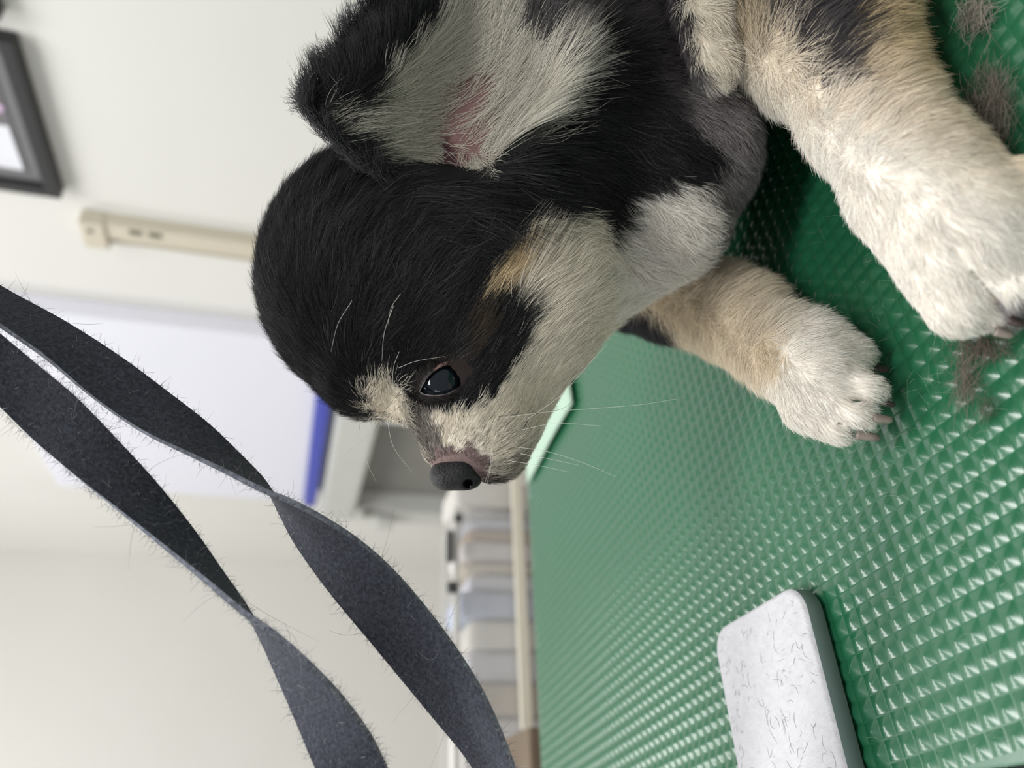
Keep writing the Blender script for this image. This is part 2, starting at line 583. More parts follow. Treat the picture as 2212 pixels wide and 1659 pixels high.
items = [((1036, 1100), srgb(198, 195, 190), 'grey white folded cloth beside the bin nearest the dog chin'),
         ((1120, 1142), srgb(196, 198, 210), 'pale lilac packet at the dog end of the bin'),
         ((1142, 1168), srgb(188, 166, 142), 'narrow beige packet between the lilac and white ones'),
         ((1168, 1212), srgb(214, 208, 208), 'white packet beside the narrow beige one in the bin'),
         ((1212, 1238), srgb(198, 188, 170), 'cream packet between two white ones in the bin'),
         ((1238, 1276), srgb(206, 206, 214), 'off white packet next to the single black clip in the bin'),
         ((1276, 1338), srgb(172, 180, 198), 'pale blue folded cloth in the middle of the bin'),
         ((1338, 1405), srgb(206, 203, 196), 'cream white folded cloth left of the pale blue one in the bin'),
         ((1405, 1475), srgb(200, 199, 204), 'light grey folded cloth in the bin left of the cream white one'),
         ((1475, 1550), srgb(180, 168, 152), 'beige folded cloth in the bin near the black strap'),
         ((1550, 1690), srgb(210, 206, 204), 'white folded cloth at the bin end farthest from the dog')]
for k, ((y0, y1), colr, lab) in enumerate(items):
    a, b_ = vhit(1040, y0, VB + 0.03), vhit(1040, y1, VB + 0.03)
    ua, ub = sorted((a @ U, b_ @ U))
    top_ = bz - 0.010 - RNG.random() * 0.012
    if y0 < 1110:
        top_ = bz - 0.004
    b = bmesh.new()
    add_box(b, uv(0, VB + 0.026), U, V, UP, (ua + 0.001, 0, shelf_z + 0.001), (ub - 0.001, 0.075, top_), 0.008)
    bmesh.ops.subdivide_edges(b, edges=b.edges, cuts=1)
    for v in b.verts:
        v.co += Vector(tuple(V)) * 0.002 * math.sin(v.co.z * 140 + k * 2.1)
    b.normal_update()
    cc = tuple(list(colr[:3]) + [1])
    o = bm_obj('folded_cloth' if 'cloth' in lab else 'packet', b,
               mat('soft_goods', cc, 0.85, 0.1, noise=(35, 0.5, tuple([c * 0.88 for c in cc[:3]] + [1]))), smooth=True)
    tag(o, lab, 'cloth' if 'cloth' in lab else 'packet', 'soft goods by the clear bin')
# brown box low at the left
a, b_ = vhit(1142, 1570, 0.66), vhit(1170, 1800, 0.66)
b = bmesh.new()
ua, ub = sorted((a @ U, b_ @ U))
add_box(b, uv(0, 0.66), U, V, UP, (ua, 0, FLOOR_Z), (ub, 0.09, a[2]), 0.003)
o = bm_obj('wooden_post', b, mat('brown_wood', srgb(112, 98, 82), 0.6, 0.3, noise=(30, 0.5, srgb(92, 80, 66))))
tag(o, 'brown wooden post standing just beyond the table edge', 'post')

# ------------------------------------------------------------------ flat pad on the mat
PADT = 0.0072
pz0, pz1 = 0.0016, 0.0016 + PADT
ca, cb = on_z(1723, 1255, pz1), on_z(1538, 1366, pz1)
cl, cr = on_z(1585, 1659, pz1), on_z(1827, 1659, pz1)
ex = ca - cb; wpad = np.linalg.norm(ex); ex /= wpad
ey = 0.5 * ((cl - cb) / np.linalg.norm(cl - cb) + (cr - ca) / np.linalg.norm(cr - ca)); ey -= ex * (ex @ ey); ey /= np.linalg.norm(ey)
LPAD = min((cb @ U - TU0 - 0.002) / -(ey @ U), (ca @ U - TU0 - 0.002) / -(ey @ U)) + 0.02


def rrect(w, l, r, seg=8):
    pts = []
    for (cx_, cy_, a0) in ((w - r, r, -90), (w - r, l - r, 0), (r, l - r, 90), (r, r, 180)):
        for t in range(seg + 1):
            a = math.radians(a0 + 90 * t / seg)
            pts.append((cx_ + r * math.cos(a), cy_ + r * math.sin(a)))
    return np.array(pts)


pad = empty('flat_pad', (cb + ex * wpad / 2 + ey * 0.05) * np.array([1, 1, 0]) + UP * pz0)
prof = [(0.0004, 0.0), (0.0, 0.0005), (0.0, PADT - 0.0012), (0.0006, PADT - 0.0003), (0.0015, PADT)]
vv, ff = [], []
R0 = 0.0095
for (ins, z_) in prof:
    pr = rrect(wpad - 2 * ins, LPAD - 2 * ins, R0 - ins)
    for p in pr:
        q = cb + ex * (p[0] + ins) + ey * (p[1] + ins)
        vv.append((q[0], q[1], pz0 + z_))
n_ = len(pr)
for r in range(len(prof) - 1):
    for k in range(n_):
        ff.append((r * n_ + k, r * n_ + (k + 1) % n_, (r + 1) * n_ + (k + 1) % n_, (r + 1) * n_ + k))
ff.append(tuple(range(n_))[::-1])
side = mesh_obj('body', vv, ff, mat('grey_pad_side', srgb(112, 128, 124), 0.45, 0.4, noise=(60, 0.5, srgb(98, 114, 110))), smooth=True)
top = mesh_obj('top_face', vv[(len(prof) - 3) * n_:], [f for f in
               [(r * n_ + k, r * n_ + (k + 1) % n_, (r + 1) * n_ + (k + 1) % n_, (r + 1) * n_ + k) for r in range(2) for k in range(n_)]]
               + [tuple(range(2 * n_, 3 * n_))],
               mat('white_pad_top', srgb(194, 194, 198), 0.5, 0.4, noise=(260, 0.5, srgb(178, 178, 183)), bump=(420, 0.6, 0.0010)))
top.location.z = 0.00005
for o in (side, top):
    o.parent = pad
    o.matrix_parent_inverse = Matrix.Translation(-pad.location)
for pl in top.data.polygons[:-1]:
    pl.use_smooth = True
tag(pad, 'white rounded flat pad with grey sides lying on the green mat', 'pad')

# ------------------------------------------------------------------ grooming strap
m_strap = mat('black_webbing', srgb(50, 52, 60), 0.85, 0.2, noise=(900, 0.7, srgb(82, 85, 96)), bump=(1500, 0.6, 0.0006))
m_strap_edge = mat('worn_webbing_edge', srgb(98, 102, 112), 0.9, 0.15, noise=(700, 0.8, srgb(150, 155, 166)), bump=(1500, 0.8, 0.0006))
m_fuzz = attr_mat('loose_hair', 0.6, 0.3)
strapE = empty('grooming_strap', wp(-150, 560, 0.235))


def catmull(pts, n):
    pts = np.asarray(pts, float)
    P_ = np.vstack([2 * pts[0] - pts[1], pts, 2 * pts[-1] - pts[-2]])
    out = []
    m = len(pts) - 1
    for t in np.linspace(0, m, n):
        i = min(int(t), m - 1); f = t - i
        a, b_, c, d = P_[i:i + 4]
        out.append(0.5 * ((2 * b_) + (c - a) * f + (2 * a - 5 * b_ + 4 * c - d) * f * f + (3 * b_ - a - 3 * c + d) * f ** 3))
    return np.array(out)


fuzz_roots = []


def strap_strand(ctrl, sgn):
    c = catmull(ctrl, 190)
    n = len(c)
    HW = 69.0
    T = np.gradient(c[:, :2], axis=0)
    T /= np.linalg.norm(T, axis=1)[:, None]
    N = np.stack([T[:, 1], -T[:, 0]], 1)          # towards upper right
    vv, ff = [], []
    th = 0.0017
    for i in range(n):
        d = c[i, 3]
        hw_ = np.clip(c[i, 2], -HW, HW)
        phi = math.acos(hw_ / HW)                  # rotation of the ribbon about its run
        k = d / FPX
        ctr = cam(c[i, 0], c[i, 1], d)
        e = np.array([N[i, 0] * math.cos(phi), N[i, 1] * math.cos(phi), sgn * math.sin(phi)])
        nn = np.array([-N[i, 0] * math.sin(phi), -N[i, 1] * math.sin(phi), sgn * math.cos(phi)])
        half = HW * k
        for (a, b_) in ((-1, -.5), (-0.5, -.5), (0, -.5), (.5, -.5), (1, -.5), (1, .5), (.5, .5), (0, .5), (-.5, .5), (-1, .5)):
            q_ = c[i, :2] + N[i] * hw_ * a
            vv.append(c2w(cam(q_[0], q_[1], d + sgn * math.sin(phi) * half * a) + nn * th * b_))
        q_ = c[i, :2] + N[i] * hw_
        fuzz_roots.append((ctr, cam(q_[0], q_[1], d + sgn * math.sin(phi) * half) - ctr, nn * th, i))
    m = 10
    for i in range(n - 1):
        for k in range(m):
            ff.append((i * m + k, i * m + (k + 1) % m, (i + 1) * m + (k + 1) % m, (i + 1) * m + k))
    ff.append(tuple(range(m)))
    ff.append(tuple(range((n - 1) * m, n * m))[::-1])
    o = mesh_obj('strap_strand', vv, ff, m_strap)
    o.data.materials.append(m_strap_edge)
    for pl in o.data.polygons:
        if len(pl.vertices) == 4 and pl.index < (n - 1) * m and pl.index % m in (4, 9):
            pl.material_index = 1
    b = bmesh.new(); b.from_mesh(o.data); bmesh.ops.recalc_face_normals(b, faces=b.faces); b.to_mesh(o.data); b.free()
    o.parent = strapE
    o.matrix_parent_inverse = Matrix.Translation(-strapE.location)
    return o


sA = [(-220, 520, 26), (-100, 595, 30), (0, 661, 35), (120, 735, 43), (230, 815, 52), (330, 887, 50), (425, 947, 38), (505, 1003, 22), (567, 1050, 8),
      (618, 1095, -16), (668, 1145, -38), (740, 1215, -58), (815, 1295, -68), (900, 1398, -67), (985, 1513, -58), (1048, 1615, -42), (1085, 1700, -34), (1110, 1800, -30)]
sB = [(-220, 590, 40), (-90, 715, 52), (25, 820, 60), (120, 905, 65), (210, 990, 59), (305, 1080, 48), (395, 1172, 33), (460, 1243, 19), (528, 1318, 5),
      (578, 1374, -13), (635, 1450, -34), (695, 1540, -54), (748, 1635, -68), (785, 1720, -69), (810, 1820, -69)]
sA = [(x, y, w, 0.238 - 0.016 * k / (len(sA) - 1)) for k, (x, y, w) in enumerate(sA)]
sB = [(x, y, w, 0.225 - 0.020 * k / (len(sB) - 1)) for k, (x, y, w) in enumerate(sB)]
sA = [(-900, 180, 20, .24), (-500, 370, 22, .24)] + sA
sB = [(-900, 190, 26, .24), (-500, 390, 30, .235)] + sB
# the first strand runs on below the picture and turns up into the second
sA += [(1112, 1900, -10, .219), (1085, 1990, 15, .216), (1010, 2040, 40, .212), (920, 2010, 58, .209), (850, 1930, 66, .206), (813, 1835, 69, .205)]
strap_strand(sA, 1)
strap_strand(sB, 1)
# lint on the strap
pts, cols = [], []
for k in range(9000):
    ctr, e, nn, i = fuzz_roots[RNG.integers(len(fuzz_roots))]
    a = RNG.choice([-1, 1]) * (1 if RNG.random() < 0.55 else RNG.random())
    r0 = ctr + e * a + nn * RNG.choice([-.5, .5])
    dirv = e / np.linalg.norm(e) * a + nn / np.linalg.norm(nn) * RNG.normal(0, .5) + RNG.normal(0, .55, 3)
    dirv /= np.linalg.norm(dirv)
    L = abs(RNG.normal(0, 0.0011)) + 0.0004
    if RNG.random() < 0.012: L *= 7
    bend = RNG.normal(0, .5, 3)
    t = np.linspace(0, 1, 4)[:, None]
    pts.append(r0 + dirv * L * t + bend * L * t * t)
    g = RNG.uniform(0.04, 0.42)
    cols.append((g, g, g * 1.08))
pts = c2w(np.array(pts).reshape(-1, 3)).reshape(-1, 4, 3)
rad = np.tile(np.array([0.00004, 0.000035, 0.00003, 0.00001]), (len(pts), 1))
tag(hair_obj('lint', pts, rad, np.array(cols), m_fuzz, strapE), kind='stuff')
tag(strapE, 'black webbing grooming strap with two twisted strands in front of the white wall', 'strap')

# ------------------------------------------------------------------ the dog: body surface
def px(v, d):
    return v * d / FPX


H = 0.0016
lo = np.array([-0.100, -0.275, 0.170]); hi = np.array([0.145, 0.046, 0.405])
dims = np.ceil((hi - lo) / H).astype(int)
GX, GY, GZ = np.meshgrid(*[lo[i] + H * np.arange(dims[i]) for i in range(3)], indexing='ij')
GP = np.stack([GX, GY, GZ], -1).astype(np.float32)
del GX, GY, GZ


def sd_ell(P_, x, y, d, rx, ry, rz, rot=0.0):
    c = cam(x, y, d).astype(np.float32)
    q = P_ - c
    a = math.radians(rot)
    X = q[..., 0] * math.cos(a) + q[..., 1] * math.sin(a)
    Y = -q[..., 0] * math.sin(a) + q[..., 1] * math.cos(a)
    Z = q[..., 2]
    r = (px(rx, d), px(ry, d), rz)
    k0 = np.sqrt((X / r[0]) ** 2 + (Y / r[1]) ** 2 + (Z / r[2]) ** 2)
    k1 = np.sqrt((X / r[0] ** 2) ** 2 + (Y / r[1] ** 2) ** 2 + (Z / r[2] ** 2) ** 2) + 1e-9
    return k0 * (k0 - 1) / k1


def sd_cap(P_, a, b_):
    """tapered capsule, ends (x, y, depth, radius px)"""
    A_, B_ = cam(*a[:3]).astype(np.float32), cam(*b_[:3]).astype(np.float32)
    ra, rb = px(a[3], a[2]), px(b_[3], b_[2])
    ab = B_ - A_
    t = np.clip(((P_ - A_) @ ab) / (ab @ ab), 0, 1)
    return np.linalg.norm(P_ - A_ - t[..., None] * ab, axis=-1) - (ra + t * (rb - ra))


def smin(a, b_, k):
    h = np.clip(0.5 + 0.5 * (b_ - a) / k, 0, 1)
    return b_ + (a - b_) * h - k * h * (1 - h)


def smax(a, b_, k):
    return -smin(-a, -b_, k)


EYE = (953, 822, 0.2505)
EYE_R = 0.0078
FACE_Z = 0.2640          # the head's own mirror plane runs through this depth
EYE_C = cam(*EYE)
EYE2_C = EYE_C * np.array([1, 1, 0]) + np.array([0, 0, 2 * FACE_Z - EYE_C[2]])


def f_body(P_):
    d = sd_ell(P_, 846, 600, 0.272, 276, 286, 0.037)                            # skull
    d = smin(d, sd_ell(P_, 1040, 560, 0.268, 190, 210, 0.033), 0.018)           # cheek / temple
    d = smin(d, sd_cap(P_, (800, 820, 0.262, 78), (880, 850, 0.256, 52)), 0.010)  # brow
    d = smin(d, sd_cap(P_, (1040, 760, 0.265, 150), (1020, 925, 0.263, 112)), 0.012)   # muzzle
    d = smin(d, sd_cap(P_, (1010, 900, 0.262, 110), (986, 972, 0.262, 54)), 0.006)     # nose bridge
    d = smin(d, sd_cap(P_, (1082, 915, 0.257, 72), (1062, 982, 0.259, 48)), 0.005)     # upper lip
    d = smin(d, sd_cap(P_, (1150, 760, 0.270, 98), (1085, 975, 0.264, 48)), 0.008)     # lower jaw
    d = smin(d, sd_ell(P_, 1180, 620, 0.272, 150, 150, 0.030), 0.015)           # jowl
    d = smin(d, sd_cap(P_, (1100, 380, 0.288, 230), (1330, 300, 0.305, 215)), 0.02)    # neck
    d = smin(d, sd_cap(P_, (1270, 610, 0.288, 95), (1420, 500, 0.288, 112)), 0.012)    # throat
    d = smin(d, sd_ell(P_, 1425, 345, 0.300, 178, 215, 0.040, 20), 0.015)       # breast
    d = smin(d, sd_ell(P_, 1460, 480, 0.288, 92, 88, 0.022), 0.008)             # white breast tuft
    d = smin(d, sd_ell(P_, 1548, 320, 0.290, 62, 120, 0.026, -10), 0.008)
    d = smin(d, sd_cap(P_, (1330, 80, 0.325, 260), (1290, -350, 0.345, 300)), 0.03)    # trunk
    d = smin(d, sd_cap(P_, (1290, -350, 0.345, 300), (1330, -760, 0.36, 285)), 0.03)
    d = smin(d, sd_cap(P_, (1505, -80, 0.256, 66), (1545, 140, 0.250, 44)), 0.003)     # cream fold of the upper arm
    d = smin(d, sd_cap(P_, (1395, 530, 0.365, 85), (1385, 200, 0.365, 150)), 0.015)   # far shoulder
    d = smin(d, sd_cap(P_, (1540, 170, 0.335, 95), (1530, -250, 0.345, 190)), 0.015)   # belly resting on the mat
    d = smin(d, sd_cap(P_, (1505, -80, 0.285, 120), (1480, -250, 0.30, 160)), 0.02)
    return d


def f_near(P_):
    d = sd_cap(P_, (1750, -150, 0.258, 172), (1775, 60, 0.246, 158))
    d = smin(d, sd_cap(P_, (1775, 60, 0.246, 155), (1868, 240, 0.229, 116)), 0.010)
    d = smin(d, sd_cap(P_, (1655, 30, 0.268, 66), (1700, 190, 0.262, 42)), 0.008)
    d = smin(d, sd_cap(P_, (1868, 240, 0.229, 114), (1985, 400, 0.207, 130)), 0.008)
    d = smin(d, sd_cap(P_, (1985, 400, 0.207, 130), (2090, 510, 0.196, 158)), 0.008)
    d = smin(d, sd_cap(P_, (2015, 480, 0.202, 104), (2072, 655, 0.196, 72)), 0.004)
    d = smin(d, sd_cap(P_, (2130, 480, 0.190, 96), (2200, 600, 0.187, 70)), 0.0018)
    d = smin(d, sd_cap(P_, (2112, 570, 0.195, 70), (2165, 665, 0.194, 54)), 0.0018)
    d = smin(d, sd_cap(P_, (2210, 430, 0.190, 90), (2290, 560, 0.184, 70)), 0.0018)
    return d


def f_far(P_):
    d = sd_cap(P_, (1300, 615, 0.355, 76), (1440, 655, 0.335, 70))
    d = smin(d, sd_cap(P_, (1440, 655, 0.335, 70), (1575, 688, 0.298, 76)), 0.006)
    d = smin(d, sd_cap(P_, (1480, 590, 0.318, 56), (1640, 655, 0.285, 48)), 0.006)
    d = smin(d, sd_cap(P_, (1575, 688, 0.298, 76), (1700, 760, 0.262, 86)), 0.006)
    d = smin(d, sd_cap(P_, (1700, 760, 0.262, 84), (1770, 820, 0.243, 100)), 0.006)
    d = smin(d, sd_cap(P_, (1770, 735, 0.249, 56), (1846, 772, 0.239, 42)), 0.003)
    d = smin(d, sd_cap(P_, (1800, 808, 0.239, 54), (1872, 842, 0.230, 38)), 0.0014)
    d = smin(d, sd_cap(P_, (1785, 865, 0.236, 54), (1852, 893, 0.228, 37)), 0.0014)
    d = smin(d, sd_cap(P_, (1745, 880, 0.240, 56), (1808, 920, 0.233, 40)), 0.0014)
    return d


GROOVES = [((2056, 532), (2160, 655), 7, 1), ((1825, 800), (1905, 803), 4, 2), ((1830, 862), (1915, 884), 4, 2), ((1785, 902), (1862, 934), 4, 2)]


def seg_px(q, a, b_):
    a, b_ = np.array(a, np.float32), np.array(b_, np.float32)
    ab = b_ - a
    t = np.clip(((q - a) @ ab) / (ab @ ab), 0, 1)
    return np.linalg.norm(q - a - t[..., None] * ab, axis=-1)


def f_all(P_):
    dl = [f_near(P_), f_far(P_)]
    q = proj(P_)
    for (a, b_, w_, k) in GROOVES:                      # clefts between the toes, 3 mm deep
        g_ = np.maximum((seg_px(q, a, b_) - w_) * P_[..., 2] / FPX, -(dl[k - 1] + 0.003))
        dl[k - 1] = smax(dl[k - 1], -g_, 0.0016)
    d = smin(f_body(P_), dl[0], 0.002)
    d = smin(d, dl[1], 0.006)
    eye = np.linalg.norm(P_ - cam(*EYE).astype(np.float32), axis=-1) - (EYE_R + 0.0004)
    d = smax(d, -eye, 0.0015)
    eye = np.linalg.norm(P_ - EYE2_C.astype(np.float32), axis=-1) - (EYE_R + 0.0004)
    d = smax(d, -eye, 0.0015)
    cup = np.minimum(sd_ell(P_, 945, 225, 0.236, 175, 125, 0.023, 25), sd_ell(P_, 1070, 115, 0.236, 150, 165, 0.025, 20))
    d = smax(d, -cup, 0.005)
    hz = (CAM_H - P_ @ DOWN.astype(np.float32))
    return np.maximum(d, 0.0012 - hz)


F = np.empty(GP.shape[:3], np.float32)
for i in range(0, GP.shape[0], 20):
    F[i:i + 20] = f_all(GP[i:i + 20])
del GP


def surface_nets(F, lo, h):
    S = F < 0
    nx, ny, nz = F.shape
    cnt = np.zeros((nx - 1, ny - 1, nz - 1), np.float32)
    acc = np.zeros((nx - 1, ny - 1, nz - 1, 3), np.float32)
    offs = [(i, j, k) for i in (0, 1) for j in (0, 1) for k in (0, 1)]
    sl = lambda o: tuple(slice(o[a], F.shape[a] - 1 + o[a]) for a in range(3))
    for a in range(3):
        for o in offs:
            if o[a]: continue
            o2 = list(o); o2[a] = 1
            f0, f1 = F[sl(o)], F[sl(o2)]
            cr = (f0 < 0) != (f1 < 0)
            t = np.where(cr, f0 / np.where(cr, f0 - f1, 1), 0)
            cnt += cr
            for b in range(3):
                acc[..., b] += np.where(cr, (t if b == a else o[b]), 0)
    act = cnt > 0
    idx = -np.ones(cnt.shape, np.int64)
    idx[act] = np.arange(act.sum())
    ijk = np.argwhere(act)
    V_ = lo + h * (ijk + acc[act] / cnt[act][:, None])
    quads = []
    for a in range(3):
        b, c = (a + 1) % 3, (a + 2) % 3
        s0 = [slice(None)] * 3; s1 = [slice(None)] * 3
        s0[a] = slice(0, -1); s1[a] = slice(1, None)
        cr = S[tuple(s0)] != S[tuple(s1)]
        e = np.argwhere(cr)
        ok = (e[:, b] > 0) & (e[:, c] > 0) & (e[:, b] < F.shape[b] - 1) & (e[:, c] < F.shape[c] - 1)
        e = e[ok]
        flip = S[tuple(e.T)]
        def g(db, dc):
            q = e.copy(); q[:, b] += db; q[:, c] += dc
            return idx[tuple(q.T)]
        q = np.stack([g(-1, -1), g(0, -1), g(0, 0), g(-1, 0)], 1)
        q[~flip] = q[~flip][:, ::-1]
        quads.append(q)
    return V_, np.vstack(quads)


VB_, QB = surface_nets(F, lo, H)
del F
# light relaxing of the surface
nb = np.zeros((len(VB_), 3)); ct = np.zeros(len(VB_))
E_ = np.vstack([QB[:, [0, 1]], QB[:, [1, 2]], QB[:, [2, 3]], QB[:, [3, 0]]])
for it in range(3):
    nb[:] = 0; ct[:] = 0
    for (a, b_) in ((0, 1), (1, 0)):
        np.add.at(nb, E_[:, a], VB_[E_[:, b_]]); np.add.at(ct, E_[:, a], 1)
    VB_ = VB_ * 0.5 + 0.5 * nb / ct[:, None]
# normals
tri = np.vstack([QB[:, [0, 1, 2]], QB[:, [0, 2, 3]]])
fn = np.cross(VB_[tri[:, 1]] - VB_[tri[:, 0]], VB_[tri[:, 2]] - VB_[tri[:, 0]])
fa = np.linalg.norm(fn, axis=1) * 0.5
VN = np.zeros_like(VB_)
for k in range(3):
    np.add.at(VN, tri[:, k], fn)
VN /= np.linalg.norm(VN, axis=1)[:, None] + 1e-12

# ------------------------------------------------------------------ coat pattern
def lin(r, g, b):
    return np.array(srgb(r, g, b)[:3])


C_BLACK, C_WHITE, C_CREAM, C_TAN = lin(24, 24, 27), lin(246, 239, 229), lin(238, 229, 212), lin(222, 198, 158)
C_GREY, C_DGREY, C_PINK, C_BROWN, C_GREYMIX = lin(150, 144, 143), lin(86, 81, 82), lin(170, 146, 142), lin(70, 59, 47), lin(150, 142, 134)
P_CREAM = [(1038, 652), (1055, 590), (1100, 522), (1180, 462), (1262, 448), (1282, 512), (1338, 492), (1360, 425), (1440, 392), (1528, 402), (1552, 470),
           (1535, 545), (1480, 640), (1400, 660), (1360, 720), (1300, 760), (1240, 830), (1190, 960), (1130, 1040), (1040, 1090), (980, 1090), (900, 1040),
           (868, 930), (885, 908), (925, 892), (960, 888), (1012, 890), (1060, 862), (1104, 802), (1134, 742), (1156, 668), (1085, 640)]
P_BROW = [(782, 852), (806, 818), (856, 826), (882, 864), (890, 912), (806, 905)]
P_TAN1 = [(1030, 655), (1060, 590), (1115, 535), (1140, 590), (1090, 650)]
P_BRIDGE = [(880, 885), (928, 882), (940, 925), (965, 968), (1000, 985), (1050, 1000), (1040, 1030), (930, 1010), (905, 975)]
P_PINKN = [(925, 985), (960, 968), (1010, 960), (1055, 985), (1062, 1040), (1030, 1060), (935, 1010)]
P_LIP = [(1020, 1052), (1075, 1030), (1085, 1040), (1040, 1080)]
P_EYETAN = [(995, 715), (1030, 672), (1068, 690), (1058, 740), (1020, 770), (995, 760)]
P_EYEPINK = [(900, 800), (960, 762), (1012, 770), (1015, 800), (1005, 850), (950, 872), (905, 868)]
P_CGREY = [(1462, 190), (1500, 170), (1560, 185), (1640, 180), (1660, 330), (1630, 450), (1560, 540), (1545, 450), (1525, 395), (1570, 330), (1500, 285)]
P_TRUNK = [(1290, -900), (1480, -900), (1470, 0), (1500, 100), (1540, 190), (1490, 270), (1420, 230), (1360, 120), (1220, 60), (1180, -60)]
P_ROLL = [(1460, -120), (1594, -120), (1596, 150), (1575, 195), (1535, 185), (1505, 110)]
P_LBLK = [(1610, -200), (1850, -200), (1858, 60), (1845, 120), (1838, 185), (1785, 188), (1735, 130), (1690, 70), (1640, 40)]
P_FBLK = [(1280, 690), (1300, 640), (1360, 648), (1440, 690), (1450, 730), (1390, 760), (1290, 740)]


def coat(pc, jit=0.0, noise_only=False):
    """colour of the coat at camera-axis points"""
    q = proj(pc)
    n = len(q)
    w = np.stack([np.sin(pc @ np.array([900., 500, 700]) + 1) + np.sin(pc @ np.array([-400., 1100, 300])),
                  np.sin(pc @ np.array([600., -800, 500]) + 2) + np.sin(pc @ np.array([1000., 300, -600]))], 1) * 5
    q = q + w
    if jit:
        q = q + RNG.normal(0, jit, q.shape)
    fb, fnr, ffr = f_body(pc.astype(np.float32)), f_near(pc.astype(np.float32)), f_far(pc.astype(np.float32))
    part = np.argmin(np.stack([fb, fnr, ffr], 1), axis=1)
    C = np.tile(C_BLACK, (n, 1))
    b = part == 0
    put = lambda m, c: C.__setitem__(m, c)
    put(b & in_poly(q, P_TRUNK), C_DGREY)
    put(b & in_poly(q, P_CGREY), C_GREY)
    cr = b & in_poly(q, P_CREAM)
    put(cr, C_CREAM)
    # whiter at breast and towards the jaw
    m = cr & (q[:, 0] > 1300); put(m, C_WHITE)
    put(b & in_poly(q, P_TAN1), C_TAN)
    put(b & in_poly(q, P_BROW), C_CREAM)
    m = b & in_poly(q, P_BRIDGE); put(m, C_GREYMIX * 0.75)
    m = b & in_poly(q, P_PINKN); put(m, C_PINK * 0.62)
    m = b & in_poly(q, P_LIP); put(m, C_BLACK)
    m = b & in_poly(q, P_EYETAN); put(m, C_BROWN)
    m = b & in_poly(q, P_EYEPINK); put(m, lin(48, 40, 38))
    put(b & in_poly(q, P_ROLL), C_CREAM)
    # near foreleg: tan above, white towards the paw
    l = part == 1
    t = np.clip((q[:, 1] + 0.45 * (1850 - q[:, 0]) - 60) / 260, 0, 1)[:, None]
    leg = C_TAN * (1 - t) + C_WHITE * t
    t2 = np.clip((1800 - q[:, 0]) / 150, 0, 1)[:, None] * 0.55
    leg = leg * (1 - t2) + C_CREAM * t2
    t3 = (np.clip((1700 - q[:, 0]) / 60, 0, 1) * np.clip((150 - q[:, 1]) / 80, 0, 1))[:, None] * 0.8
    leg = leg * (1 - t3) + C_TAN * 0.5 * t3
    C[l] = leg[l]
    put(l & in_poly(q + (RNG.normal(0, 22, q.shape) if jit else 0), P_LBLK), C_DGREY * 0.7)
    put(l & (q[:, 0] > 2160) & (q[:, 1] > 640), C_GREY)
    # far foreleg
    l = part == 2
    t = np.clip((q[:, 0] + 0.35 * (q[:, 1] - 700) - 1620) / 110, 0, 1)[:, None]
    leg = (C_TAN * 0.35 + C_CREAM * 0.65) * (1 - t) + C_WHITE * t
    C[l] = leg[l]
    put(l & (np.hypot(q[:, 0] - 1655, q[:, 1] - 770) < 42), C_TAN * 0.4 + C_CREAM * 0.6)
    put(l & in_poly(q, P_FBLK), C_BLACK * 1.5)
    return C, part, q


dog = empty('dog', on_z(1750, 300, 0.0))
dog_inv = Matrix.Translation(-dog.location)


def dchild(o, parent=None):
    o.parent = parent or dog
    if parent is None:
        o.matrix_parent_inverse = dog_inv
    return o


m_skin = attr_mat('coat_skin', 0.85, 0.15, bump=(500, 0.5, 0.001))
body = dchild(mesh_obj('body', c2w(VB_), QB, m_skin, smooth=True))
cv, _, _ = coat(VB_)
ca_ = body.data.attributes.new('fur_color', 'FLOAT_COLOR', 'POINT')
ca_.data.foreach_set('color', np.hstack([cv, np.ones((len(cv), 1))]).astype(np.float32).ravel())

bvh = BVHTree.FromPolygons([tuple(v) for v in VB_], [tuple(int(i) for i in f) for f in QB])


def hit_px(x, y):
    d = Vector((( x - CX) / FPX, (y - CY) / FPX, 1.0)).normalized()
    r = bvh.ray_cast(Vector((0, 0, 0)), d)
    return None if r[0] is None else np.array(r[0])


# ------------------------------------------------------------------ fur
# (x, y, direction x, direction y, length mm, lift)
ER = [  # rows from base to tip: five (x, y, depth) from the front rim to the back rim
    [(905, 425, .2430), (930, 410, .2470), (965, 395, .2490), (995, 390, .2470), (1030, 385, .2440)],
    [(785, 355, .2375), (860, 335, .2460), (945, 320, .2535), (1030, 320, .2500), (1100, 310, .2430)],
    [(685, 262, .2350), (800, 240, .2420), (950, 230, .2550), (1085, 235, .2530), (1195, 215, .2420)],
    [(668, 205, .2370), (820, 160, .2400), (970, 135, .2560), (1110, 130, .2550), (1215, 110, .2430)],
    [(755, 92, .2430), (870, 55, .2420), (1000, 30, .2540), (1115, 10, .2530), (1200, 0, .2450)],
    [(835, -30, .2480), (920, -60, .2470), (1020, -90, .2530), (1110, -100, .2520), (1180, -105, .2480)],
    [(930, -170, .2530), (975, -190, .2520), (1040, -205, .2540), (1100, -210, .2540), (1140, -205, .2520)],
    [(1040, -285, .2570), (1050, -288, .2570), (1060, -290, .2570), (1070, -290, .2570), (1080, -288, .2570)]]
P_EAROUT = [(760, 345), (700, 262), (690, 215), (770, 110), (850, -30), (950, -160), (1140, -190), (1185, -60), (1195, 100), (1180, 205), (1090, 300), (1020, 375), (915, 410)]
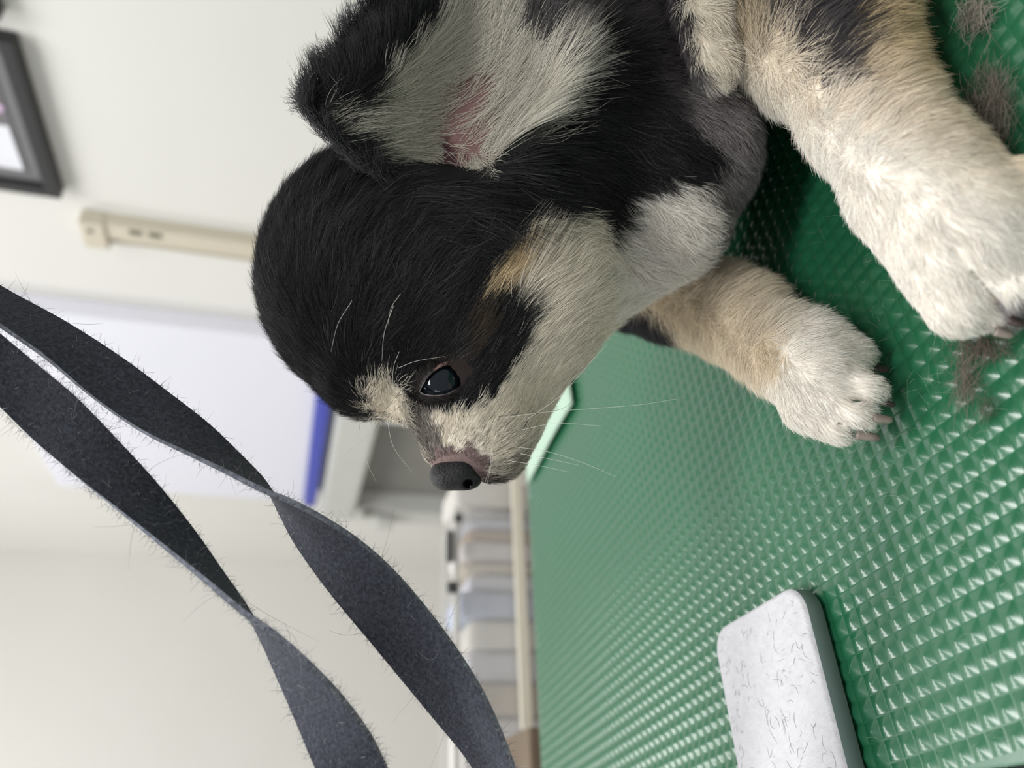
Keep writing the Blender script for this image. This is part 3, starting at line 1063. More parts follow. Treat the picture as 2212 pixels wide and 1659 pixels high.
SEEDS = [(600, 520, .05, -1, 9, .12), (640, 760, -.25, -.95, 8, .12), (720, 840, -.5, -.85, 7, .12), (700, 620, .25, -.95, 10, .12), (820, 720, .45, -.9, 10, .10),
         (830, 560, .6, -.8, 11, .10), (700, 420, .45, -.9, 10, .14), (800, 420, .9, -.4, 10, .12), (920, 640, .65, -.75, 11, .10), (960, 500, .95, -.15, 13, .12),
         (900, 430, 1, .15, 12, .12), (1000, 480, .95, .35, 14, .15), (1060, 440, 1, .2, 15, .15), (1130, 390, 1, .05, 16, .18), (1230, 360, .95, -.1, 16, .18),
         (1200, 450, .9, .1, 12, .2), (1290, 470, .8, .4, 8, .3), (1320, 260, .95, .12, 16, .2), (1250, 120, .95, -.2, 17, .2), (1330, 60, .9, -.3, 12, .3),
         (1420, 120, .5, .3, 6, .45), (1420, 20, .4, -.5, 6, .45), (1480, 210, .6, .6, 6, .45), (1545, 300, .6, .6, 6, .45), (1560, 420, .6, .5, 5, .45),
         (1430, 330, .75, .4, 8, .35), (1440, 480, .6, .6, 6, .5), (1500, 470, .7, .4, 6, .5), (1370, 560, .7, .3, 7, .4), (1300, 620, .8, -.1, 7, .3),
         (1150, 560, .55, -.85, 10, .2), (1080, 600, .5, -.88, 8, .18), (1230, 640, .75, -.55, 9, .22), (1180, 760, .55, -.85, 6, .16), (1140, 880, .6, -.8, 4, .15),
         (1050, 880, .55, -.85, 3.2, .15), (960, 920, .3, -.95, 2.6, .18), (910, 920, -.1, -1, 2.6, .25), (1080, 980, .75, -.6, 3, .25), (1010, 960, .35, -.9, 1.6, .25),
         (1080, 720, .45, -.9, 7, .15), (1030, 830, .55, -.8, 4, .15), (960, 750, .6, -.8, 6, .12), (880, 780, .2, -.95, 7, .14), (830, 860, .1, -.5, 4, .3),
         (870, 890, -.1, .4, 4, .35), (1040, 690, .4, -.9, 8, .12),
         (1530, 60, .45, .5, 5, .4), (1545, 140, .4, .6, 5, .4),
         (1640, 60, .75, -.5, 8, .25), (1720, 100, .8, -.45, 8, .25), (1800, 60, .85, -.4, 8, .22), (1920, 60, 1, -.15, 8, .38), (1940, 180, 1, -.1, 7, .36),
         (1720, 190, .6, .2, 6, .25), (1850, 200, .95, -.15, 6, .2), (1850, 350, .8, .2, 4.5, .2), (1950, 320, .9, .1, 4.5, .2), (1920, 470, .55, .75, 3.6, .18),
         (2050, 430, .7, .65, 3.8, .16), (1990, 620, .45, .85, 3.2, .16), (2100, 560, .6, .75, 3.2, .16), (2060, 690, .6, .7, 3, .2), (2190, 500, .75, .6, 3.4, .16),
         (1350, 700, .5, .6, 7, .3), (1450, 680, .9, .3, 7, .28), (1480, 740, .6, .8, 8, .4), (1580, 620, .95, .1, 7, .25), (1580, 720, .9, .4, 7, .28),
         (1650, 680, .95, .1, 7, .25), (1720, 640, .85, -.5, 9, .5), (1690, 800, .7, .65, 3.8, .18), (1770, 760, .95, .2, 3.8, .18), (1850, 800, .95, .15, 3.2, .18),
         (1760, 890, .7, .7, 3.4, .18), (1850, 890, .9, .4, 3.4, .18), (1810, 935, .75, .6, 3.2, .22)]
sp, sd_, sl_ = [], [], []
for (x, y, dx, dy, L, lf) in SEEDS:
    h_ = hit_px(x, y)
    if h_ is None:
        continue
    sp.append(h_); sd_.append((dx, dy, 0)); sl_.append((L, lf))
sp, sd_, sl_ = np.array(sp), np.array(sd_), np.array(sl_)


def flow_at(pc):
    out_d, out_l = np.empty((len(pc), 3)), np.empty((len(pc), 2))
    for i in range(0, len(pc), 20000):
        q = pc[i:i + 20000]
        d2 = ((q[:, None, :] - sp[None]) ** 2).sum(-1) + 1e-6
        w = 1 / d2 ** 2
        w /= w.sum(1)[:, None]
        out_d[i:i + 20000] = w @ sd_
        out_l[i:i + 20000] = w @ sl_
    return out_d, out_l


def strands(p, nrm, flow, length, lift, k=5, wander=0.18, clump=0.45, nclump=40, curl=0.0):
    """curved strands from roots p"""
    n = len(p)
    nz = np.stack([np.sin(p @ np.array([430., 270, -350]) + a) + np.sin(p @ np.array([-210., 520, 310]) + 2 * a) for a in (0.3, 1.7, 3.1)], 1)
    f = flow + 0.16 * nz + RNG.normal(0, wander, (n, 3))
    f -= nrm * (f * nrm).sum(1)[:, None]
    f /= np.linalg.norm(f, axis=1)[:, None] + 1e-9
    d = f * (1 - lift[:, None]) + nrm * lift[:, None]
    d /= np.linalg.norm(d, axis=1)[:, None]
    t = np.linspace(0, 1, k)[None, :, None]
    L = length[:, None, None]
    bend = (f * 0.25 - nrm * 0.42 * lift[:, None] + RNG.normal(0, 0.12 + curl, (n, 3)))[:, None, :]
    P_ = p[:, None, :] + d[:, None, :] * L * t + bend * L * t * t
    if clump > 0 and n > nclump * 4:
        gi = RNG.choice(n, n // nclump, replace=False)
        kd = kdtree.KDTree(len(gi))
        for j, g_ in enumerate(gi):
            kd.insert(p[g_], j)
        kd.balance()
        near = np.fromiter((kd.find(v)[1] for v in p), np.int64, n)
        gs = P_[gi][near]
        off = np.linalg.norm(gs[:, 0] - p, axis=1)
        wt = (clump * t ** 1.5) * np.clip(1.2 - off[:, None, None] / 0.006, 0, 1)
        P_ = P_ * (1 - wt) + (gs - gs[:, :1] * 0 ) * wt
    return P_


def emit(Vx, Nx, tris, areas, dens, count):
    w = areas * dens
    ti = RNG.choice(len(tris), count, p=w / w.sum())
    a, b_ = RNG.random(count), RNG.random(count)
    s = a + b_ > 1
    a[s], b_[s] = 1 - a[s], 1 - b_[s]
    T_ = tris[ti]
    c = 1 - a - b_
    p = Vx[T_[:, 0]] * c[:, None] + Vx[T_[:, 1]] * a[:, None] + Vx[T_[:, 2]] * b_[:, None]
    nn = Nx[T_[:, 0]] * c[:, None] + Nx[T_[:, 1]] * a[:, None] + Nx[T_[:, 2]] * b_[:, None]
    return p, nn / (np.linalg.norm(nn, axis=1)[:, None] + 1e-9)


N_FUR = 360000
m_fur = attr_mat('fur', 0.5, 0.35)
ctr = VB_[tri].mean(1)
tn = fn / (np.linalg.norm(fn, axis=1)[:, None] + 1e-12)
view = ctr / np.linalg.norm(ctr, axis=1)[:, None]
qp = proj(ctr)
infr = (qp[:, 0] > -80) & (qp[:, 0] < 2300) & (qp[:, 1] > -120) & (qp[:, 1] < 1750)
facing = (tn * view).sum(1) < 0.35
dens = np.where(infr & facing, 1.0, np.where(infr, 0.25, 0.12))
p, nn = emit(VB_, VN, tri, fa, dens, N_FUR)
eyec = cam(*EYE)
q = proj(p)
keep = np.ones(len(p), bool)
eye_poly_px = np.array([(911, 843), (928, 816), (952, 798), (982, 791), (1001, 801), (995, 827), (970, 845), (944, 850), (922, 848)], float)
epc = eye_poly_px.mean(0)
eye_poly_px = epc + (eye_poly_px - epc) * np.array([1.10, 1.14])
keep &= ~(in_poly(q, epc + (eye_poly_px - epc) * 1.25) & (p[:, 2] < EYE[2] + 0.01))
nose_poly = [(925, 1010), (950, 990), (1000, 982), (1030, 1010), (1045, 1050), (1010, 1075), (940, 1060)]
keep &= np.linalg.norm(p - EYE2_C, axis=1) > EYE_R + 0.0012
keep &= ~(in_poly(q, nose_poly))
keep &= ~(in_poly(q, P_EAROUT) & (p[:, 2] < 0.285))
hz = CAM_H - p @ DOWN
keep &= hz > 0.002
for (a, b_, w_, k) in GROOVES:
    keep &= ~((seg_px(q, a, b_) < w_ * 0.9) & (p[:, 2] < 0.26))
for c_ in ((1905, 798), (1922, 873), (1912, 906), (1880, 944)):
    keep &= ~((np.hypot(q[:, 0] - c_[0], q[:, 1] - c_[1]) < 16))
p, nn = p[keep], nn[keep]
C, part, q = coat(p, jit=8.0)
fl, ll = flow_at(p)
length = ll[:, 0] * 0.001 * RNG.uniform(0.65, 1.2, len(p))
lift = np.clip(ll[:, 1] + RNG.normal(0, 0.06, len(p)), 0.03, 0.9)
# hair sparse and short on the pink skin about nose and eye
sk = in_poly(q, P_PINKN) | in_poly(q, P_EYEPINK)
length[sk] *= 0.55
P_ = strands(p, nn, fl, length, lift, clump=0.32, nclump=30)
C = C * RNG.uniform(0.72, 1.18, len(C))[:, None]
lt = (C.mean(1) < 0.03) & (RNG.random(len(C)) < 0.05)
C[lt] += 0.08  # greyer strands: fine streaks that also paint a sheen on the black fur
gm = in_poly(q, P_CGREY) | in_poly(q, P_TRUNK) | in_poly(q, P_BRIDGE) | in_poly(q, P_EYETAN)
C[gm] *= RNG.uniform(0.4, 1.5, gm.sum())[:, None]
spk = in_poly(q, [(1000, 935), (1060, 900), (1140, 915), (1160, 960), (1110, 1030), (1050, 1050), (1040, 990)]) & (part == 0)
spk &= (np.sin(q[:, 0] * .35) * np.sin(q[:, 1] * .4 + 1) > .55) | (RNG.random(len(q)) < .10)
C[spk] = C[spk] * .25
grl = in_poly(q, [(1040, 1010), (1120, 985), (1150, 990), (1110, 1040), (1040, 1075)]) & (part == 0)
C[grl] *= .5
C = np.clip(C, 0, 0.95)
r0 = np.where(C.mean(1) > 0.2, 0.000052, 0.000048)
rad = r0[:, None] * np.array([1.0, 1.0, 0.9, 0.65, 0.12])[None]
dchild_inv = None
hair_obj('fur', c2w(P_.reshape(-1, 3)).reshape(P_.shape), rad, C, m_fur, dog)
tag(bpy.data.objects['fur'], kind='stuff')

# ------------------------------------------------------------------ ear
NR, NC = 48, 32
rows = np.array(ER, float)
cols5 = np.array([catmull(rows[:, j], NR) for j in range(5)])        # 5 x NR x 3
grid = np.array([catmull(cols5[:, i], NC) for i in range(NR)])        # NR x NC x 3
EV = np.array([cam(*g_) for g_ in grid.reshape(-1, 3)])
EQ = [(i * NC + j, i * NC + j + 1, (i + 1) * NC + j + 1, (i + 1) * NC + j) for i in range(NR - 1) for j in range(NC - 1)]
et = np.array([t_ for f_ in EQ for t_ in ((f_[0], f_[1], f_[2]), (f_[0], f_[2], f_[3]))])
en = np.cross(EV[et[:, 1]] - EV[et[:, 0]], EV[et[:, 2]] - EV[et[:, 0]])
ea = np.linalg.norm(en, axis=1) / 2
EN = np.zeros_like(EV)
for k in range(3):
    np.add.at(EN, et[:, k], en)
EN /= np.linalg.norm(EN, axis=1)[:, None] + 1e-12
if EN[:, 2].mean() > 0:
    EN = -EN
P_EBLK = [(600, 300), (640, 160), (740, 80), (800, -200), (1180, -400), (1060, -120), (1005, -10), (905, 100), (800, 215), (745, 262), (690, 240), (676, 290)]
P_EDARK = [(660, 240), (700, 262), (750, 300), (830, 352), (900, 385), (930, 470), (700, 400)]
P_EPINK = [(930, 200), (985, 160), (1050, 130), (1060, 250), (1045, 330), (1000, 365), (955, 350), (915, 300)]
P_ECANAL = [(930, 330), (962, 300), (985, 330), (1000, 375), (985, 420), (900, 420)]


def ear_col(pc, jit):
    q = proj(pc) + (RNG.normal(0, jit, (len(pc), 2)) if jit else 0)
    C = np.tile(lin(212, 207, 193), (len(q), 1))
    dk = q[:, 0] > 1100 + np.clip((q[:, 1] - 70) * 0.9, 0, 110)
    C[dk] = C_DGREY * 0.7
    C[in_poly(q, P_EBLK)] = C_BLACK
    C[in_poly(q, P_EDARK)] = C_BLACK * 2.2
    return C, q


# skin: pink inside, black behind
ec, eq_ = ear_col(EV, 0)
ec[:] = lin(128, 100, 98)
ec[in_poly(eq_, P_EBLK)] = C_BLACK
ec[in_poly(eq_, P_EDARK)] = C_BLACK * 2
ec[in_poly(eq_, P_ECANAL)] = lin(70, 48, 50)
inner = EV
outer = EV - EN * 0.0016
vv = np.vstack([c2w(inner), c2w(outer)])
n0 = len(EV)
ff = list(EQ) + [tuple(n0 + i for i in f_[::-1]) for f_ in EQ]
rim = [i * NC for i in range(NR)] + [(NR - 1) * NC + j for j in range(1, NC)] + [i * NC + NC - 1 for i in range(NR - 2, -1, -1)] + [j for j in range(NC - 2, 0, -1)]
for k in range(len(rim)):
    a, b_ = rim[k], rim[(k + 1) % len(rim)]
    ff.append((a, b_, n0 + b_, n0 + a))
ear = dchild(mesh_obj('ear', vv, ff, m_skin, smooth=True))
b = bmesh.new(); b.from_mesh(ear.data); bmesh.ops.recalc_face_normals(b, faces=b.faces); b.to_mesh(ear.data); b.free()
ecol = np.vstack([ec, np.tile(C_BLACK, (n0, 1))])
a_ = ear.data.attributes.new('fur_color', 'FLOAT_COLOR', 'POINT')
a_.data.foreach_set('color', np.hstack([ecol, np.ones((len(ecol), 1))]).astype(np.float32).ravel())
tag(ear, 'large open ear with white inner hair, pink skin and a black rim')

ESEED = np.array([(700, 250, .5, -.3, 11, .25), (700, 180, -.45, -.8, 10, .35), (780, 110, -.2, -.95, 9, .2), (850, 20, .1, -1, 9, .18), (830, 150, .2, -.95, 10, .18), (940, 40, .25, -.95, 10, .15),
                  (760, 290, .85, -.35, 12, .2), (840, 250, .88, -.4, 12, .15), (900, 190, .8, -.5, 10, .15), (960, 110, .75, -.6, 14, .15), (1010, 20, .6, -.75, 15, .15),
                  (850, 320, .9, -.1, 11, .2), (920, 270, .95, -.15, 8, .15), (1040, 280, .8, -.5, 16, .2), (1080, 300, .85, -.45, 20, .22), (1140, 250, .85, -.5, 20, .2),
                  (1100, 170, .7, -.7, 18, .2), (1170, 100, .65, -.75, 18, .2), (1100, 40, .55, -.8, 16, .2), (1190, 200, .9, -.35, 20, .25), (960, 380, -.3, .6, 6, .3), (1000, 360, .3, .5, 6, .3)], float)


def eflow(q):
    d2 = ((q[:, None, :] - ESEED[None, :, :2]) ** 2).sum(-1) + 30
    w = 1 / d2 ** 2
    w /= w.sum(1)[:, None]
    return w @ ESEED[:, 2:]


p, nn = emit(EV, EN, et, ea, np.ones(len(et)), 30000)
q = proj(p)
dn_ = np.ones(len(p))
dn_[in_poly(q + RNG.normal(0, 16, q.shape), P_EPINK)] = 0.08
dn_[in_poly(q, P_ECANAL)] = 0.05
keep = RNG.random(len(p)) < dn_
p, nn = p[keep], nn[keep]
C, q = ear_col(p, 7)
e4 = eflow(q)
fl = np.hstack([e4[:, :2], np.zeros((len(p), 1))])
P1 = strands(p, nn, fl, e4[:, 2] * 0.001 * RNG.uniform(.6, 1.2, len(p)), np.clip(e4[:, 3] + RNG.normal(0, .06, len(p)), .03, .8), clump=0.6, nclump=25)
C1 = C * RNG.uniform(.7, 1.15, len(C))[:, None]
# outer face
p, nn = emit(EV - EN * 0.0016, -EN, et, ea, np.ones(len(et)), 12000)
e4 = eflow(proj(p))
fl = np.hstack([e4[:, :2] * 0 + np.array([.2, -.95]), np.zeros((len(p), 1))])
P2 = strands(p, nn, fl, 0.011 * RNG.uniform(.6, 1.2, len(p)), np.full(len(p), .2))
C2 = np.tile(C_BLACK, (len(p), 1)) * RNG.uniform(.7, 1.4, len(p))[:, None]
# fringe along the front rim
ri = RNG.integers(3, NR - 4, 4200)
pf = EV[ri * NC] + RNG.normal(0, 0.0011, (4200, 3))
qf = proj(pf)
out = np.stack([np.full(4200, -.55), np.full(4200, -.75), np.full(4200, .1)], 1) + RNG.normal(0, .22, (4200, 3))
out /= np.linalg.norm(out, axis=1)[:, None]
nf = np.tile(np.array([-.6, -.2, -.4]), (4200, 1)); nf /= np.linalg.norm(nf, axis=1)[:, None]
P3 = strands(pf, nf, out, RNG.uniform(0.003, 0.012, 4200), np.full(4200, .45), clump=0.55, nclump=20)
C3 = np.tile(C_BLACK, (4200, 1)) * RNG.uniform(.8, 3, 4200)[:, None]
# fringe of long pale strands at the back rim sweeping over the neck
m_ = 900
ri = RNG.integers(5, 21, m_)
pf = EV[ri * NC + NC - 2 - RNG.integers(0, 6, m_)]
fl = np.tile(np.array([.85, -.42, 0]), (m_, 1)) + RNG.normal(0, .15, (m_, 3))
nf = np.tile(np.array([0, 0, -1.0]), (m_, 1))
P4 = strands(pf, nf, fl, RNG.uniform(0.010, 0.024, m_), np.full(m_, .14), clump=0.6, nclump=18)
C4 = np.tile(lin(190, 188, 176), (m_, 1)) * RNG.uniform(.6, 1.1, m_)[:, None]
PA = np.concatenate([P1, P2, P3, P4]); CA = np.concatenate([C1, C2, C3, C4])
rad = np.tile(np.array([1.0, 1.0, 0.9, 0.6, 0.12]) * 0.000055, (len(PA), 1))
o = hair_obj('ear_fur', c2w(PA.reshape(-1, 3)).reshape(PA.shape), rad, np.clip(CA, 0, .95), m_fur)
o.parent = ear
tag(o, kind='stuff')

# the far ear: the same ear on the other side of the head
MZ = 0.276
mir = lambda a: a * np.array([1, 1, -1]) + np.array([0, 0, 2 * MZ])
vv2 = c2w(mir(np.vstack([inner, outer])))
ear2 = dchild(mesh_obj('ear', vv2, [f_[::-1] for f_ in ff], m_skin, smooth=True))
b = bmesh.new(); b.from_mesh(ear2.data); bmesh.ops.recalc_face_normals(b, faces=b.faces); b.to_mesh(ear2.data); b.free()
a_ = ear2.data.attributes.new('fur_color', 'FLOAT_COLOR', 'POINT')
a_.data.foreach_set('color', np.hstack([ecol, np.ones((len(ecol), 1))]).astype(np.float32).ravel())
pick = RNG.choice(len(PA), len(PA) // 3, replace=False)
PM = mir(PA[pick])
o = hair_obj('ear_fur', c2w(PM.reshape(-1, 3)).reshape(PM.shape), rad[pick], np.clip(CA[pick], 0, .95), m_fur)
o.parent = ear2
tag(o, kind='stuff')

# ------------------------------------------------------------------ eye, lids, nose, claws, whiskers
m_eye = mat('eye_dark', srgb(10, 15, 20), 0.05, 0.5, noise=(150, 0.6, srgb(20, 34, 46)))  # bluish blotches in the base colour stand in for reflections on the eye
bm = bmesh.new()
bmesh.ops.create_uvsphere(bm, u_segments=40, v_segments=24, radius=EYE_R, matrix=Matrix.Translation(tuple(wp(*EYE))))
eye = dchild(bm_obj('eye', bm, m_eye, smooth=True))
tag(eye, 'glossy dark eye looking down')
bm = bmesh.new()
bmesh.ops.create_uvsphere(bm, u_segments=40, v_segments=24, radius=EYE_R, matrix=Matrix.Translation(tuple(c2w(EYE2_C))))
dchild(bm_obj('eye', bm, m_eye, smooth=True))
# eyelids: a soft ring following the almond opening on the ball
ring = catmull(np.vstack([eye_poly_px, eye_poly_px[:1]]), 61)[:-1]
lid_m = attr_mat('lid_skin', 0.5, 0.4, bump=(900, 0.5, 0.0006))
vv, cols_, lid_t = [], [], []
SEG, NL = 9, 60


def ray_ball(x, y, r):
    dv = np.array([(x - CX) / FPX, (y - CY) / FPX, 1.0])
    A_ = dv @ dv; Bq = dv @ eyec; disc = Bq * Bq - A_ * (eyec @ eyec - r * r)
    return None if disc < 0 else (Bq - math.sqrt(disc)) / A_


for k in range(NL):
    x0, y0 = ring[k]
    up_lid = y0 < epc[1] - 2
    d0 = ray_ball(x0, y0, EYE_R) or EYE[2]
    xo, yo = epc + (np.array([x0, y0]) - epc) * 1.5
    ho = hit_px(xo, yo)
    d1 = ho[2] + 0.0006 if ho is not None else d0 + 0.004
    for t in range(SEG):
        f_ = max(0, (t - 1) / (SEG - 2))
        x, y = epc + (np.array([x0, y0]) - epc) * (1 + 0.5 * f_)
        db = ray_ball(x, y, EYE_R + 0.0011)
        dd = d0 + (d1 - d0) * f_ ** 1.2 - 0.0010 * math.sin(math.pi * min(1, f_ * 1.3)) - 0.0004
        if db is not None and t > 0:
            dd = min(dd, db)
        if t == 0:
            dd = d0 + 0.0012
        vv.append(cam(x, y, dd))
        if t <= 1 and not up_lid:
            cols_.append(lin(140, 138, 136) if t == 1 and x0 < 985 else lin(60, 50, 50))
        elif up_lid and x0 > 940 and t in (2, 3, 4):
            cols_.append(lin(132, 104, 96))
        else:
            cols_.append(lin(46, 36, 35))
ff = [(k * SEG + t, ((k + 1) % NL) * SEG + t, ((k + 1) % NL) * SEG + t + 1, k * SEG + t + 1) for k in range(NL) for t in range(SEG - 1)]
lid = dchild(mesh_obj('eyelid', c2w(np.array(vv)), ff, lid_m, smooth=True))
a_ = lid.data.attributes.new('fur_color', 'FLOAT_COLOR', 'POINT')
a_.data.foreach_set('color', np.hstack([np.array(cols_), np.ones((len(cols_), 1))]).astype(np.float32).ravel())
b = bmesh.new(); b.from_mesh(lid.data); bmesh.ops.recalc_face_normals(b, faces=b.faces); b.to_mesh(lid.data); b.free()

vlid = np.array(vv)
lid2 = dchild(mesh_obj('eyelid', c2w(vlid * np.array([1, 1, -1]) + np.array([0, 0, 2 * FACE_Z])), [f_[::-1] for f_ in ff], lid_m, smooth=True))
a_ = lid2.data.attributes.new('fur_color', 'FLOAT_COLOR', 'POINT')
a_.data.foreach_set('color', np.hstack([np.array(cols_), np.ones((len(cols_), 1))]).astype(np.float32).ravel())
lp, ln_ = [], []
for k in range(NL):
    for t in (3, 4, 5, 6, 7, 8):
        for r_ in range(5):
            a0, a1 = vlid[k * SEG + t], vlid[((k + 1) % NL) * SEG + t]
            w_ = RNG.random()
            pt = a0 * (1 - w_) + a1 * w_ + RNG.normal(0, .0002, 3)
            lp.append(pt); ln_.append((pt - eyec) / np.linalg.norm(pt - eyec))
lp, ln_ = np.array(lp), np.array(ln_)
fl, _ = flow_at(lp)
radial = lp - eyec; radial[:, 2] = 0; radial /= np.linalg.norm(radial, axis=1)[:, None]
PL = strands(lp, ln_, fl * 0.6 + radial * 0.7, RNG.uniform(.0015, .0035, len(lp)), np.full(len(lp), .12), clump=0)
CL = np.tile(lin(38, 32, 31), (len(lp), 1)) * RNG.uniform(.5, 1.6, len(lp))[:, None]
o = hair_obj('lid_fur', c2w(PL.reshape(-1, 3)).reshape(PL.shape), np.tile(np.array([1, 1, .9, .6, .1]) * 0.00005, (len(PL), 1)), CL, m_fur)
o.parent = lid
tag(o, kind='stuff')

# nose leather, shaped like the body, as its own small surface
nlo, nhi, nh = cam(880, 950, 0.262) - np.array([.004, .004, .024]), cam(1090, 1110, 0.262) + np.array([.004, .004, .016]), 0.0005
nd = np.ceil((nhi - nlo) / nh).astype(int)
g_ = np.stack(np.meshgrid(*[nlo[i] + nh * np.arange(nd[i]) for i in range(3)], indexing='ij'), -1).astype(np.float32)
fnz = sd_ell(g_, 962, 1028, 0.2570, 34, 30, 0.0085, 20)
fnz = smin(fnz, sd_ell(g_, 1000, 1016, 0.2550, 28, 34, 0.0072, 15), 0.008)
fnz = smin(fnz, sd_ell(g_, 1014, 1042, 0.2552, 26, 20, 0.0066, -20), 0.003)
cutp = cam(985, 1058, 0.255)
fnz = smax(fnz, ((g_ - cutp) @ np.array([0.10, 1.0, 0.12], np.float32)), 0.002)              # flat under side
fnz = smax(fnz, -sd_cap(g_, (1008, 1046, 0.2470, 10), (1016, 1042, 0.2560, 8)), 0.0008)      # nostril
fnz = smax(fnz, -sd_cap(g_, (1010, 1046, 0.2475, 7), (1046, 1032, 0.2520, 7)), 0.0008)       # slit behind it
nV, nQ = surface_nets(fnz, nlo, nh)
nose = dchild(mesh_obj('nose', c2w(nV), nQ, mat('nose_leather', srgb(34, 34, 37), 0.5, 0.4, noise=(900, 0.5, srgb(52, 52, 56)), bump=(1300, 0.8, 0.0008)), smooth=True))
tag(nose, 'dark grey pebbled nose')

m_claw = mat('claw_horn', srgb(150, 138, 128), 0.3, 0.5, noise=(200, 0.6, srgb(92, 80, 76)))
m_clawd = mat('claw_dark', srgb(70, 56, 54), 0.3, 0.5, noise=(200, 0.6, srgb(50, 40, 40)))


def claw(p0, p1, r, d0, d1, mm):
    """short blunt curved claw between two pixels"""
    a, b_ = wp(*p0, d0), wp(*p1, d1)
    ax = b_ - a
    L = np.linalg.norm(ax); ax /= L
    s1 = np.cross(ax, UP); s1 /= np.linalg.norm(s1)
    s2 = np.cross(s1, ax)
    bm_ = bmesh.new()
    rings = []
    for k in range(9):
        t = k / 8
        c_ = a + ax * L * t - s2 * L * 0.22 * t * t
        rr = px(r, d0) * (1 - 0.35 * t) * (1 if k < 8 else 0.45)
        rings.append([bm_.verts.new(tuple(c_ + s1 * rr * 0.85 * math.cos(x) + s2 * rr * math.sin(x))) for x in np.linspace(0, 2 * math.pi, 11)[:-1]])
    for k in range(8):
        for j in range(10):
            bm_.faces.new((rings[k][j], rings[k][(j + 1) % 10], rings[k + 1][(j + 1) % 10], rings[k + 1][j]))
    bm_.faces.new(rings[-1]); bm_.faces.new(rings[0][::-1])
    return dchild(bm_obj('claw', bm_, mm, smooth=True))


claw((1880, 793), (1922, 800), 12, .2385, .2370, m_clawd)
claw((1905, 868), (1934, 878), 10, .2300, .2290, m_clawd)
claw((1888, 903), (1930, 908), 13, .2250, .2230, m_claw)
claw((1850, 938), (1902, 948), 14, .2290, .2265, m_claw)
claw((2150, 715), (2190, 728), 14, .1910, .1895, m_claw)
claw((2180, 690), (2215, 705), 13, .1890, .1875, m_clawd)

WH = [([(802, 830), (782, 868), (776, 930)], .2415, 'k'), ([(868, 842), (830, 890), (806, 938)], .2410, 'k'), ([(780, 928), (790, 990), (812, 1040)], .2400, 'w'),
      ([(836, 905), (850, 965), (890, 1020)], .2420, 'w'), ([(805, 935), (770, 960), (735, 990)], .2400, 'w'), ([(862, 760), (850, 795), (848, 840)], .2390, 'w'),
      ([(760, 650), (730, 700), (715, 760)], .2340, 'w'), ([(850, 660), (830, 720), (825, 780)], .2330, 'w'), ([(865, 635), (845, 665), (838, 700)], .2330, 'w'),
      ([(860, 795), (900, 780), (960, 770)], .2400, 'w'),
      ([(1090, 902), (1180, 890), (1290, 882), (1385, 874), (1460, 862)], .2400, 'w'), ([(1140, 905), (1210, 855), (1260, 800), (1310, 745)], .2410, 'w'),
      ([(1120, 930), (1200, 915), (1300, 920)], .2400, 'w'), ([(1110, 965), (1180, 975), (1260, 1000), (1330, 1030)], .2390, 'w'), ([(1125, 980), (1180, 990), (1250, 1005)], .2400, 'w'),
      ([(1100, 995), (1160, 1005), (1230, 1020)], .2410, 'w'), ([(1060, 962), (1064, 990), (1052, 1045)], .2430, 'w'), ([(1062, 970), (1058, 1010), (1040, 1062)], .2430, 'w'),
      ([(1150, 895), (1220, 880), (1250, 840)], .2410, 'k'), ([(1075, 900), (1130, 893), (1190, 888)], .2410, 'k')]
pts, cols_, rads = [], [], []
for (pl, d, c_) in WH:
    cc_ = catmull(pl, 10)
    pts.append([cam(x, y, d - 0.004 * i / 9) for i, (x, y) in enumerate(cc_)])
    cols_.append(lin(235, 235, 225) if c_ == 'w' else lin(30, 28, 28))
    rads.append(np.linspace(0.00006, 0.00002, 10))
pts = np.array(pts)
dchild(hair_obj('whiskers', c2w(pts.reshape(-1, 3)).reshape(pts.shape), np.array(rads), np.array(cols_), m_fur, dog))
tag(bpy.data.objects['whiskers'], 'long fine whiskers on brow and muzzle', None, None, 'stuff')
tag(dog, 'small long haired black white and tan dog bending its head over the green mat', 'dog')

# ------------------------------------------------------------------ clipped hair on the mat
def clump_hair(name, cx_, cy_, spread, n, L, angle, colr, label, bend=0.3):
    pts, cols_ = [], []
    base = on_z(cx_, cy_, 0.0015)
    e = empty(name, base * np.array([1, 1, 0]))
    for k in range(n):
        x = cx_ + RNG.normal(0, spread[0]); y = cy_ + RNG.normal(0, spread[1])
        a = math.radians(angle + RNG.normal(0, 28))
        ln = L * RNG.uniform(0.4, 1.2)
        z0_ = 0.0016 + abs(RNG.normal(0, 0.0013))
        m1, m2 = RNG.normal(0, bend * ln * 0.3), RNG.normal(0, bend * ln * 0.3)
        seq = [(x - math.cos(a) * ln / 2, y - math.sin(a) * ln / 2), (x + m1, y + m2), (x + math.cos(a) * ln / 2, y + math.sin(a) * ln / 2)]
        cc_ = catmull(seq, 6)
        pts.append([on_z(v[0], v[1], z0_ + 0.0007 * math.sin(i)) for i, v in enumerate(cc_)])
        cols_.append(colr * RNG.uniform(.5, 1.5))
    pts = np.array(pts)
    rad = np.tile(np.array([.5, 1, 1, 1, .8, .2]) * 0.00004, (n, 1))
    h_ = hair_obj('tuft', pts, rad, np.clip(np.array(cols_), 0, .9), m_fuzz, e)
    tag(h_, kind='stuff')
    tag(e, label, 'hair clump', 'clipped hair lying on the mat')
    return e


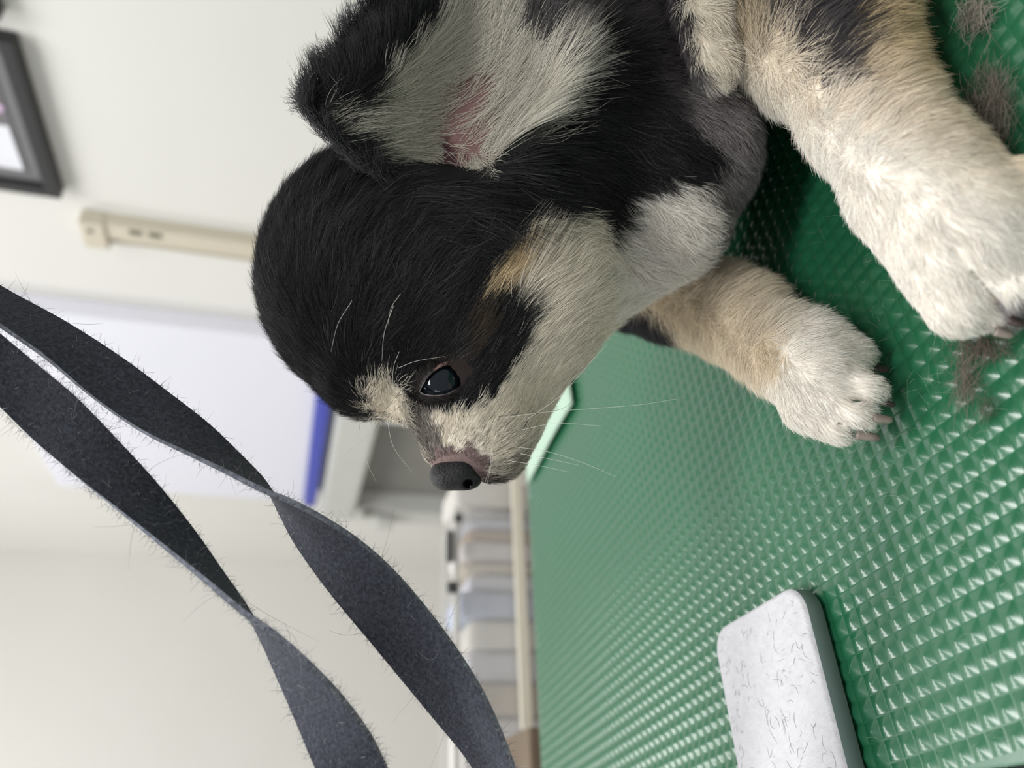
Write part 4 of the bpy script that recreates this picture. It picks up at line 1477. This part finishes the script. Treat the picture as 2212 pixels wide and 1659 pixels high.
clump_hair('hair_clump', 2105, 30, (18, 24), 260, 70, 115, lin(150, 142, 132), 'pale grey clump of clipped hair beside the upper foreleg')
clump_hair('hair_clump', 2140, 235, (24, 44), 560, 80, 100, lin(128, 118, 108), 'large brown grey clump of clipped hair beside the near paw')
clump_hair('hair_clump', 2085, 815, (9, 30), 110, 120, 112, lin(112, 102, 92), 'thin grey wisp of clipped hair trailing from under the near paw')
clump_hair('hair_clump', 2125, 752, (30, 12), 200, 60, 75, lin(96, 84, 76), 'brown tuft of clipped hair under the toes of the near paw')
clump_hair('hair_clump', 2128, 885, (10, 14), 90, 34, 120, lin(84, 92, 74), 'small dark tuft of clipped hair between the two paws and the pad')
# loose single hairs over mat and pad
pts, cols_ = [], []
for k in range(520):
    x, y = RNG.uniform(1350, 2212), RNG.uniform(0, 1659)
    if RNG.random() < 0.5:
        x, y = RNG.normal(1960, 130), RNG.normal(760, 260)
    a = RNG.uniform(0, math.pi)
    ln = RNG.uniform(12, 60)
    z_ = 0.0018 + RNG.random() * 0.0006
    cc_ = catmull([(x, y), (x + math.cos(a) * ln / 2 + RNG.normal(0, 5), y + math.sin(a) * ln / 2 + RNG.normal(0, 5)), (x + math.cos(a) * ln, y + math.sin(a) * ln)], 5)
    if in_poly(cc_, [(1690, 1265), (1790, 1290), (1880, 1659), (1570, 1659), (1535, 1385)]).any():
        continue
    pts.append([on_z(v[0], v[1], z_) for v in cc_])
    g_ = RNG.random()
    cols_.append(lin(170, 185, 165) * RNG.uniform(.5, 1) if g_ < .75 else lin(50, 55, 45))
o = hair_obj('loose_hair', np.array(pts), np.tile(np.array([.4, 1, 1, 1, .3]) * 0.000022, (len(pts), 1)), np.array(cols_), m_fuzz)
tag(o, 'fine loose clipped hairs scattered over the green mat', 'hair', None, 'stuff')
pts, cols_ = [], []
for k in range(150):
    a_, b_ = RNG.uniform(.06, .94) * wpad, RNG.uniform(.003, .075)
    th, ln = RNG.uniform(0, math.pi), RNG.uniform(.001, .006)
    c0 = cb + ex * a_ + ey * b_
    dv = ex * math.cos(th) + ey * math.sin(th); sv_ = ex * -math.sin(th) + ey * math.cos(th)
    bd = RNG.normal(0, .25)
    pts.append([np.array([*(c0 + dv * ln * t + sv_ * ln * bd * math.sin(3.1 * t))[:2], pz1 + 0.00015]) for t in np.linspace(0, 1, 5)])
    cols_.append(lin(150, 150, 150) * RNG.uniform(.3, 1.1))
o = hair_obj('stray_hairs', np.array(pts), np.tile(np.array([.4, 1, 1, 1, .3]) * 0.00004, (len(pts), 1)), np.array(cols_), m_fuzz, pad)
tag(o, kind='stuff')
